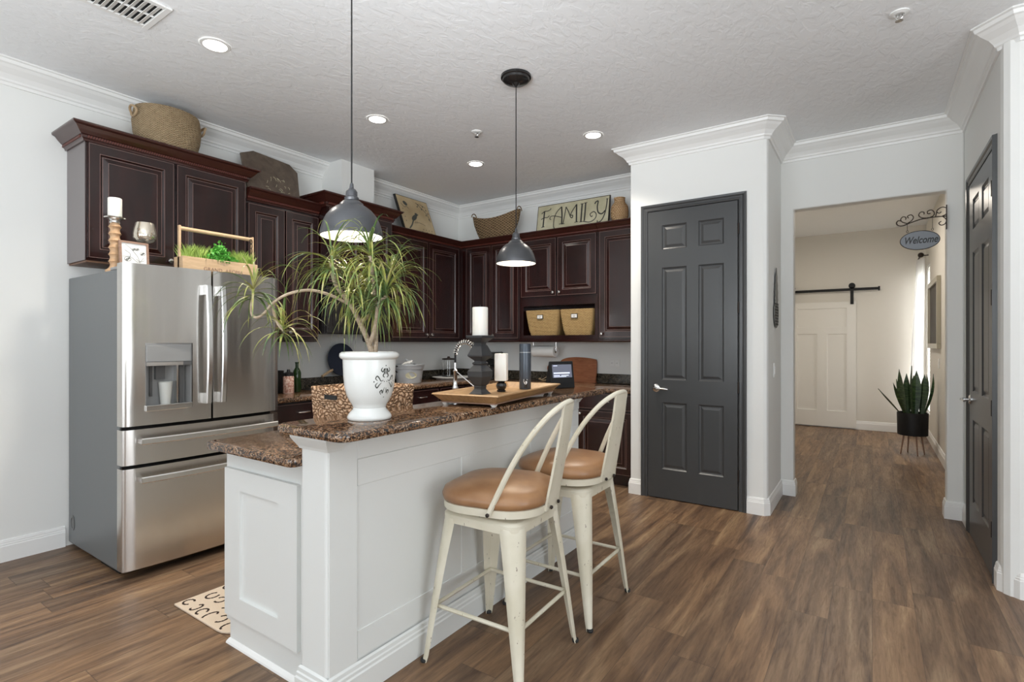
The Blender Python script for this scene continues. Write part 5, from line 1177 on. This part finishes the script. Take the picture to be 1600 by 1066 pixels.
def ln(pts, sub=5): ribbon(bm, sm2(pts, sub), .0016, O_, (0, 1, 0), Vn, Nn, .0006)
ln([(-.045, .175), (-.02, .155), (0, .13), (.02, .10), (.03, .06)])
for cx, cy, r in ((.0, .148, .010), (.018, .150, .010), (.045, .125, .014), (-.035, .085, .018), (.03, .045, .016), (-.02, .04, .015)):
    for k in range(3): ln([(cx+r*(1-.25*k)*math.cos(a), cy+r*.7*(1-.25*k)*math.sin(a+k)) for a in [2*PI*i/7 for i in range(8)]], 3)
ln([(-.06, .10), (-.02, .10), (.02, .07), (.05, .10)]); ln([(-.05, .14), (-.02, .115), (-.04, .07)]); ln([(.01, .09), (.03, .075), (.055, .085)])
obj('ink_lines', bm, M['grey_ink'], pr_)
t = thing('herb_planter_box', 'pale wooden carry planter of artificial grass and herbs on the refrigerator', 'planter', (-3.65, 1.81, FT-.0175+.0))
t.location.z = FB
bm = NB(); y0_, y1_ = -.245, .245
box(bm, -.06, .06, y0_, y1_, 0, .01); box(bm, .048, .06, y0_, y1_, .01, .125); box(bm, -.06, -.048, y0_, y1_, .01, .125); box(bm, -.048, .048, y0_, y0_+.012, .01, .125); box(bm, -.048, .048, y1_-.012, y1_, .01, .125)
bxo = obj('box', bm, M['wood_lt'], t, bevel=.002)
for s_ in (-1, 1): bm = NB(); box(bm, -.012, .012, s_*.245-.006-s_*.006, s_*.245+.006-s_*.006, .01, .325); obj('upright', bm, M['wood_lt'], t, bevel=.002)
bm = NB(); tube(bm, [(0, -.236, .307), (0, .236, .307)], .013, 14); obj('handle_rail', bm, M['wood_lt'], t, smooth=True)
bm = NB()
for z in (.29, .26, .225, .19, .165): 
    tube(bm, [Vector((.014, .222+.010*math.cos(a), z+.018*math.sin(a))) for a in [2*PI*i/10 for i in range(10)]], .0022, 5, closed=True)
obj('chain', bm, M['iron'], t)
me = text_mesh('GRAND  AROMA', .034, .0006); place_flat(me, (.0606, .01, .055), (0, 1, 0), (0, 0, 1), (1, 0, 0)); link('stencil_lettering', me, M['wood_frame'], bxo)
bm = NB(); rr = random.Random(5)
for k in range(900):
    y = rr.choice((rr.uniform(-.225, -.09), rr.uniform(.09, .225))); x = rr.uniform(-.042, .042)
    p = Vector((x, y, .10)); a = rr.uniform(0, 6.28); l_ = rr.uniform(.07, .13); d2 = Vector((math.cos(a)*.35, math.sin(a)*.35, 1)).normalized(); s2 = Vector((-math.sin(a+1), math.cos(a+1), 0))*.0018
    q1 = p+d2*l_*.6; q2 = p+d2*l_+Vector((math.cos(a), math.sin(a), 0))*.01
    v = [bm.verts.new(p-s2), bm.verts.new(p+s2), bm.verts.new(q1+s2), bm.verts.new(q1-s2)]; bm.faces.new(v); w2 = bm.verts.new(q2); bm.faces.new((v[3], v[2], w2))
obj('grass_blades', bm, M['grass'], t, recalc=False)['kind'] = 'stuff'
bm = NB()
for k in range(900):
    a = rr.gauss(0, .045); y = max(-.11, min(.12, a+.0)); z = .11+rr.random()*(.085*math.exp(-(y/.06)**2)+.03); 
    if k < 40: y = rr.uniform(-.01, .03); z = rr.uniform(.18, .26)
    x = rr.uniform(-.055, .068); c_ = Vector((x, y, z)); s1 = Vector((rr.uniform(-1, 1), rr.uniform(-1, 1), rr.uniform(-.5, .5))).normalized(); s2 = s1.orthogonal().normalized(); l_ = rr.uniform(.007, .013)
    bm.faces.new([bm.verts.new(c_+s1*l_), bm.verts.new(c_+s2*l_*.7), bm.verts.new(c_-s1*l_), bm.verts.new(c_-s2*l_*.7)])
tube(bm, [(0, .0, .1), (.0, .01, .26)], .0015, 5); obj('herb_leaves', bm, M['herb'], t, recalc=False)

# ------------------------------------------------------------------ rug
t = thing('kitchen_rug', 'cream animal-spot kitchen rug on the floor between refrigerator and island', 'rug', (-2.70, 1.9, 0.0))
bm = NB(); pts = rrect(-.25, .30, -.66, .70, .0501, 6)
pts = [(-.25, .70), (-.25, -.655)]+[(.18+.12*math.sin(a), -.535-.12*math.cos(a)) for a in [PI/2*i/6 for i in range(7)]]+[(.30, .70)]
prism(bm, pts, 0.001, 0.011); ro = obj('pile', bm, M['rug'], t, bevel=.003)
bm = NB(); rr = random.Random(9)
spots = []
for i in range(7):
    for j in range(13):
        cx = -.205+.078*i+rr.uniform(-.012, .012)+(.03 if j % 2 else 0); cy = -.60+.098*j+rr.uniform(-.015, .015)
        if cx > .27 or (cx > .2 and cy < -.58): continue
        rot_ = rr.uniform(0, 6.28); r1 = rr.uniform(.018, .028); r2 = rr.uniform(.026, .038); n_a = rr.choice((7, 8, 9))
        P = [(cx+r1*math.cos(rot_+a*.62)*1.0, cy+r2*math.sin(rot_+a*.62)) for a in range(n_a)]
        ribbon(bm, sm2(P, 3), [.006+.006*abs(math.sin(q*1.3)) for q in range(3*(len(P)-1)+1)], (0, 0, .0108), (1, 0, 0), (0, 1, 0), (0, 0, 1), .0008)
obj('spot_pattern', bm, M['rugspot'], ro)

# ------------------------------------------------------------------ pierced metal wall hanging on the pantry side wall
t = thing('leaf_wall_hanging', 'grey pierced metal pineapple-shaped plaque on the pantry side wall', 'wall decor', (-0.667, 4.86, 1.47))
body = [(0, 0), (.05, .012), (.095, .05), (.115, .11), (.11, .17), (.07, .215)]; crownp = [(.085, .235), (.07, .27), (.082, .30), (.06, .33), (.066, .36), (.045, .395), (.05, .42), (.022, .46), (.012, .50)]
ol = body+crownp; full = ol+[(-x, z) for x, z in ol[1:]][::-1]
bm = NB(); f0 = [bm.verts.new((.004, x, z)) for x, z in full]; f1 = [bm.verts.new((.010, x, z)) for x, z in full]; bm.faces.new(f1); bm.faces.new(f0[::-1])
for i in range(len(full)): bm.faces.new((f0[i], f0[i-1], f1[i-1], f1[i]))
hb = obj('plate', bm, M['pine'], t)
bm = NB()
for j in range(8):
    for i in range(-4, 5):
        x = .024*i+(.012 if j % 2 else 0); z = .03+.024*j
        if abs(x) > .095-.6*max(0, .05-z): continue
        lathe(bm, [(.008, 0), (.008, .001)], 8, (0, 0, 0)); vs = bm.verts[-16:] if False else None
        bm.verts.ensure_lookup_table()
        for v in bm.verts[-16:]: co = v.co.copy(); v.co = Vector((.0104+co.z, x+co.x, z+co.y*1.2))
obj('pierced_pattern', bm, M['dark'], hb)
# light switch on the pantry side wall
t = thing('light_switch', 'white light switch on the pantry side wall below the plaque', 'switch', (-0.6695, 4.80, 1.12)); obj('cover_plate', BX(0, .006, -.036, .036, -.058, .058), M['white'], t, bevel=.002); obj('rocker', BX(.006, .010, -.016, .016, -.032, .032), M['trim'], t)

# ------------------------------------------------------------------ welcome sign on scroll bracket, on the right jamb of the opening
t = thing('welcome_sign', 'grey oval sign reading Welcome hanging from a black scroll bracket', 'sign', (0.47, 5.17, 2.21))
bm = NB(); box(bm, -.008, -.001, -.01, .01, 0.0, .185); obj('wall_bar', bm, M['iron'], t)
def spiral(cx, cz, r0, r1, a0, a1, n=16): return [Vector((cx+(r0+(r1-r0)*i/n)*math.cos(a0+(a1-a0)*i/n), 0, cz+(r0+(r1-r0)*i/n)*math.sin(a0+(a1-a0)*i/n))) for i in range(n+1)]
bm = NB(); r_ = .0042
tube(bm, smoothpath([(-.006, 0, .10), (-.07, 0, .103), (-.15, 0, .098), (-.22, 0, .078), (-.27, 0, .06), (-.30, 0, .065), (-.312, 0, .085), (-.30, 0, .103), (-.28, 0, .098)], 6), r_, 7)
for P in ([(-.006, 0, .165), (-.03, 0, .172), (-.055, 0, .158), (-.062, 0, .14), (-.048, 0, .128), (-.035, 0, .138)],
          [(-.006, 0, .165), (-.005, 0, .12), (-.03, 0, .104)],
          [(-.07, 0, .103), (-.062, 0, .14)],
          [(-.15, 0, .098), (-.115, 0, .10), (-.082, 0, .115), (-.078, 0, .14), (-.095, 0, .16), (-.118, 0, .152), (-.115, 0, .134), (-.10, 0, .135)],
          [(-.115, 0, .10), (-.155, 0, .108), (-.172, 0, .13), (-.16, 0, .152), (-.14, 0, .148), (-.14, 0, .132)],
          [(-.25, 0, .07), (-.215, 0, .095), (-.205, 0, .12), (-.22, 0, .14), (-.242, 0, .13), (-.235, 0, .115)],
          [(-.24, 0, .072), (-.275, 0, .09), (-.285, 0, .112), (-.27, 0, .13), (-.252, 0, .122), (-.255, 0, .105)],
          [(-.03, 0, .104), (-.006, 0, .075), (-.012, 0, .045), (-.035, 0, .035), (-.05, 0, .052), (-.035, 0, .065)]):
    tube(bm, smoothpath(P, 5), r_*.85, 7)
obj('scroll_bracket', bm, M['iron'], t, smooth=True)
for x in (-.243, -.088):
    bm = NB(); zt_ = .068 if x < -.2 else .098; tube(bm, [(x, 0, zt_), (x, 0, .018)], .0018, 6); tube(bm, [Vector((x+.006*math.cos(a), 0, .010+.009*math.sin(a))) for a in [2*PI*i/10 for i in range(10)]], .0018, 5, closed=True); obj('hook', bm, M['iron'], t)
bm = NB(); ox, oz, ra, rb_ = -.166, -.066, .121, .071
oo = [(ox+ra*math.cos(2*PI*i/40), oz+rb_*math.sin(2*PI*i/40)) for i in range(40)]
f0 = [bm.verts.new((x, -.004, z)) for x, z in oo]; f1 = [bm.verts.new((x, .004, z)) for x, z in oo]; bm.faces.new(f0); bm.faces.new(f1[::-1])
for i in range(40): bm.faces.new((f0[i], f0[i-1], f1[i-1], f1[i]))
ov = obj('oval_plate', bm, M['zinc'], t)
bm = NB(); tube(bm, [Vector((x, 0, z)) for x, z in oo], .0045, 6, closed=True); obj('plate_edge', bm, M['iron'], ov)
me = text_mesh('Welcome', .060, .001, shear=0.3, bold=0.0011); me.transform(Matrix.Diagonal((.88, 1.25, 1, 1))); place_flat(me, (ox+.004, -.0048, oz), (1, 0, 0), (0, 0, 1), (0, -1, 0)); link('lettering', me, M['black_ink'], ov)

# ------------------------------------------------------------------ hall: sliding barn door, window, curtain, mirror, plant
t = thing('barn_door', 'cream three-panel sliding barn door at the end of the hall', 'sliding door', (-0.67, 9.72, 0))
d = panelled((-1.16, 9.735, 0.02), (1, 0, 0), (0, -1, 0), .955, 1.965, [(.155, .83, 1.57, 1.865), (.155, .43, .25, 1.46), (.57, .83, .25, 1.46)], .038, [(.002, .026, 0)])
obj('leaf', d, M['barn'], t, world=True, recalc=False)
for x in (-.26, -1.08):
    bm = NB(); box(bm, x-.022, x+.022, 9.68, 9.694, 1.94, 2.20); lathe(bm, [(.045, 0), (.045, .02)], 20); bm.verts.ensure_lookup_table()
    for v in bm.verts[-40:]: co = v.co.copy(); v.co = Vector((x+co.x, 9.70-co.z, 2.225+co.y))
    obj('hanger', bm, M['blk'], t, world=True)
t = thing('barn_door_rail', 'black flat sliding door rail above the barn door', 'rail', (-0.5, 9.72, 2.17))
obj('flat_bar', BX(-1.35, .09, 9.698, 9.708, 2.15, 2.19), M['blk'], t, world=True)
for x in (-1.06, -.5, .05): obj('standoff', BX(x-.014, x+.014, 9.708, 9.76, 2.155, 2.185), M['blk'], t, world=True)
for x in (-1.072, .085): obj('end_stop', BX(x-.012, x+.012, 9.69, 9.712, 2.10 if x < 0 else 2.135, 2.23 if x < 0 else 2.20), M['blk'], t, world=True)
# window in the hall right wall
bm = NB()
for a in ((9.17, 9.21, .35, 2.45), (9.64, 9.68, .35, 2.45)): box(bm, .66, .76, a[0], a[1], a[2], a[3])
box(bm, .66, .76, 9.21, 9.64, .35, .39); box(bm, .66, .76, 9.21, 9.64, 2.41, 2.45); box(bm, .71, .74, 9.21, 9.64, 1.38, 1.42)
wo = struct('window_1', bm, M['trim'])
bm = NB(); box(bm, .722, .728, 9.21, 9.64, .39, 2.41); g = obj('window_glass', bm, M['pane'], wo)
t = thing('window_blind', 'white slatted blind in the hall window behind the curtain', 'blind', (.69, 9.42, 2.40))
bm = NB()
for k in range(46):
    z = .41+.0435*k; v = box(bm, -.021, .021, 9.215, 9.635, -.0012, .0012)
    bmesh.ops.transform(bm, matrix=Matrix.Translation((.685, 0, z)) @ Matrix.Rotation(math.radians(-38), 4, 'Y'), verts=v)
obj('slats', bm, M['blind'], t, world=True)
obj('headrail', BX(.665, .705, 9.212, 9.638, 2.375, 2.409), M['blind'], t, world=True)
t = thing('curtain', 'sheer white curtain hanging at the hall window', 'curtain', (.55, 9.5, 2.52))
bm = NB(); cols = 60; rows_ = 14; G = []
for j in range(rows_+1):
    z = 2.54-2.515*j/rows_; row = []
    for i in range(cols+1):
        s_ = i/cols; q_ = j/rows_; y = 9.37+(.27+.05*q_)*s_+.014*math.cos(s_*40+.5*math.sin(j*.7))
        x = .595-.02*q_-(.055+.105*q_)*s_+.016*math.sin(s_*40+.5*math.sin(j*.7)); row.append(bm.verts.new((x, y, z)))
    G.append(row)
for j in range(rows_):
    for i in range(cols): bm.faces.new((G[j][i], G[j][i+1], G[j+1][i+1], G[j+1][i]))
obj('fabric', bm, M['curtain'], t, world=True, smooth=True, recalc=False)
t = thing('curtain_rod', 'dark curtain rod with knob finial in the hall', 'curtain rod', (.55, 9.5, 2.58))
bm = NB(); tube(bm, [(.56, 9.32, 2.57), (.56, 9.755, 2.57)], .010, 10); tube(bm, [(.56, 9.36, 2.57), (.648, 9.36, 2.57)], .007, 8); obj('rod', bm, M['iron'], t, world=True)
bm = NB(); lathe(bm, [(.012, 0), (.03, .012), (.036, .03), (.028, .05), (.008, .062)], 18); bmesh.ops.transform(bm, matrix=Matrix.Translation((.56, 9.33, 2.57)) @ Matrix.Rotation(PI/2, 4, 'X'), verts=bm.verts); obj('finial', bm, M['iron'], t, world=True, smooth=True)
t = thing('framed_picture', 'tall champagne-framed dark print on the hall right wall', 'picture', (.648, 8.3, 1.28))
y0_, y1_, z0_, z1_ = 7.74, 8.98, 1.275, 2.12; bm = NB()
for a in ((y0_, y1_, z0_, z0_+.06), (y0_, y1_, z1_-.06, z1_), (y0_, y0_+.06, z0_+.06, z1_-.06), (y1_-.06, y1_, z0_+.06, z1_-.06)): box(bm, .61, .649, *a)
obj('frame', bm, M['champagne'], t, world=True, bevel=.004)
obj('print', BX(.635, .648, y0_+.06, y1_-.06, z0_+.06, z1_-.06), M['art'], t, world=True)
t = thing('light_switch', 'white light switch under the framed print in the hall', 'switch', (.6495, 7.95, 1.10)); obj('cover_plate', BX(-.006, 0, -.036, .036, -.058, .058), M['white'], t, bevel=.002); obj('rocker', BX(-.012, -.006, -.012, .012, -.02, .02), M['trim'], t)

t = thing('snake_plant', 'snake plant in a black pot on a three-legged stand in the hall', 'potted plant', (.40, 7.96, 0))
bm = NB(); lathe(bm, [(.145, .235), (.15, .24), (.155, .50), (.152, .505), (.143, .505), (.14, .47)], 40); obj('pot', bm, M['blk'], t, smooth=True)
bm = NB(); lathe(bm, [(.142, .47), (.142, .48)], 28); obj('soil', bm, M['soil'], t)
for k in range(4):
    a = math.radians(20+90*k); bm = NB(); tube(bm, [(.09*math.cos(a), .09*math.sin(a), .24), (.125*math.cos(a), .125*math.sin(a), 0.0)], [.010, .007], 10); obj('leg', bm, M['wood_frame'], t, smooth=True)
def blade(bm, p0, az, lean_, L_, wd, curl, seg=10):
    p = Vector(p0); hd = Vector((math.cos(az), math.sin(az), 0)); d = (hd*math.sin(lean_)+Vector((0, 0, 1))*math.cos(lean_)).normalized(); side = Vector((-math.sin(az), math.cos(az), 0)); pr2 = None
    for i in range(seg+1):
        s_ = i/seg; w_ = wd*(.62+.55*math.sin(min(1, s_/.55)*PI/2)-.17)*(1 if s_ < .6 else max(.02, 1-((s_-.6)/.4)**1.6))
        nn = side.cross(d); row = [bm.verts.new(p-side*w_/2+nn*w_*.15), bm.verts.new(p-nn*.004), bm.verts.new(p+side*w_/2+nn*w_*.15), bm.verts.new(p+nn*.004)]
        if pr2:
            for k in range(4): bm.faces.new((pr2[k], pr2[(k+1) % 4], row[(k+1) % 4], row[k]))
        else: bm.faces.new(row)
        pr2 = row; p = p+d*L_/seg; d = (d+hd*curl*L_/seg+Vector((0, 0, 0.0))).normalized()
    bm.faces.new(pr2)
rr = random.Random(21)
for px_, b0, az, ln_, L_, wd, cu in ((-.07, .02, 3.2, .12, .56, .075, .1), (-.03, -.05, 2.4, .05, .60, .08, -.1), (.03, .0, .4, .05, .54, .08, .0), (.07, -.04, .3, .10, .50, .075, .1), (.0, .06, 1.5, .08, .50, .07, .0), (.05, .05, .8, .06, .48, .07, 0),
                            (-.10, -.02, 3.6, .55, .48, .035, .1), (-.10, .04, 3.3, .75, .46, .028, .3), (.10, -.03, .0, .45, .52, .04, -.9), (.11, .02, .4, .60, .52, .035, -1.6), (.09, .06, .9, .5, .36, .03, -.5), (-.04, .06, 2.0, .2, .44, .06, .2)):
    pass
    bm = NB(); p = Rv*px_+Fv*b0+Vector((0, 0, .47)); azw = az+math.atan2(Rv.y, Rv.x); blade(bm, p, azw, ln_, L_, wd*1.3, cu); obj('leaf', bm, M['snake'], t, smooth=True)
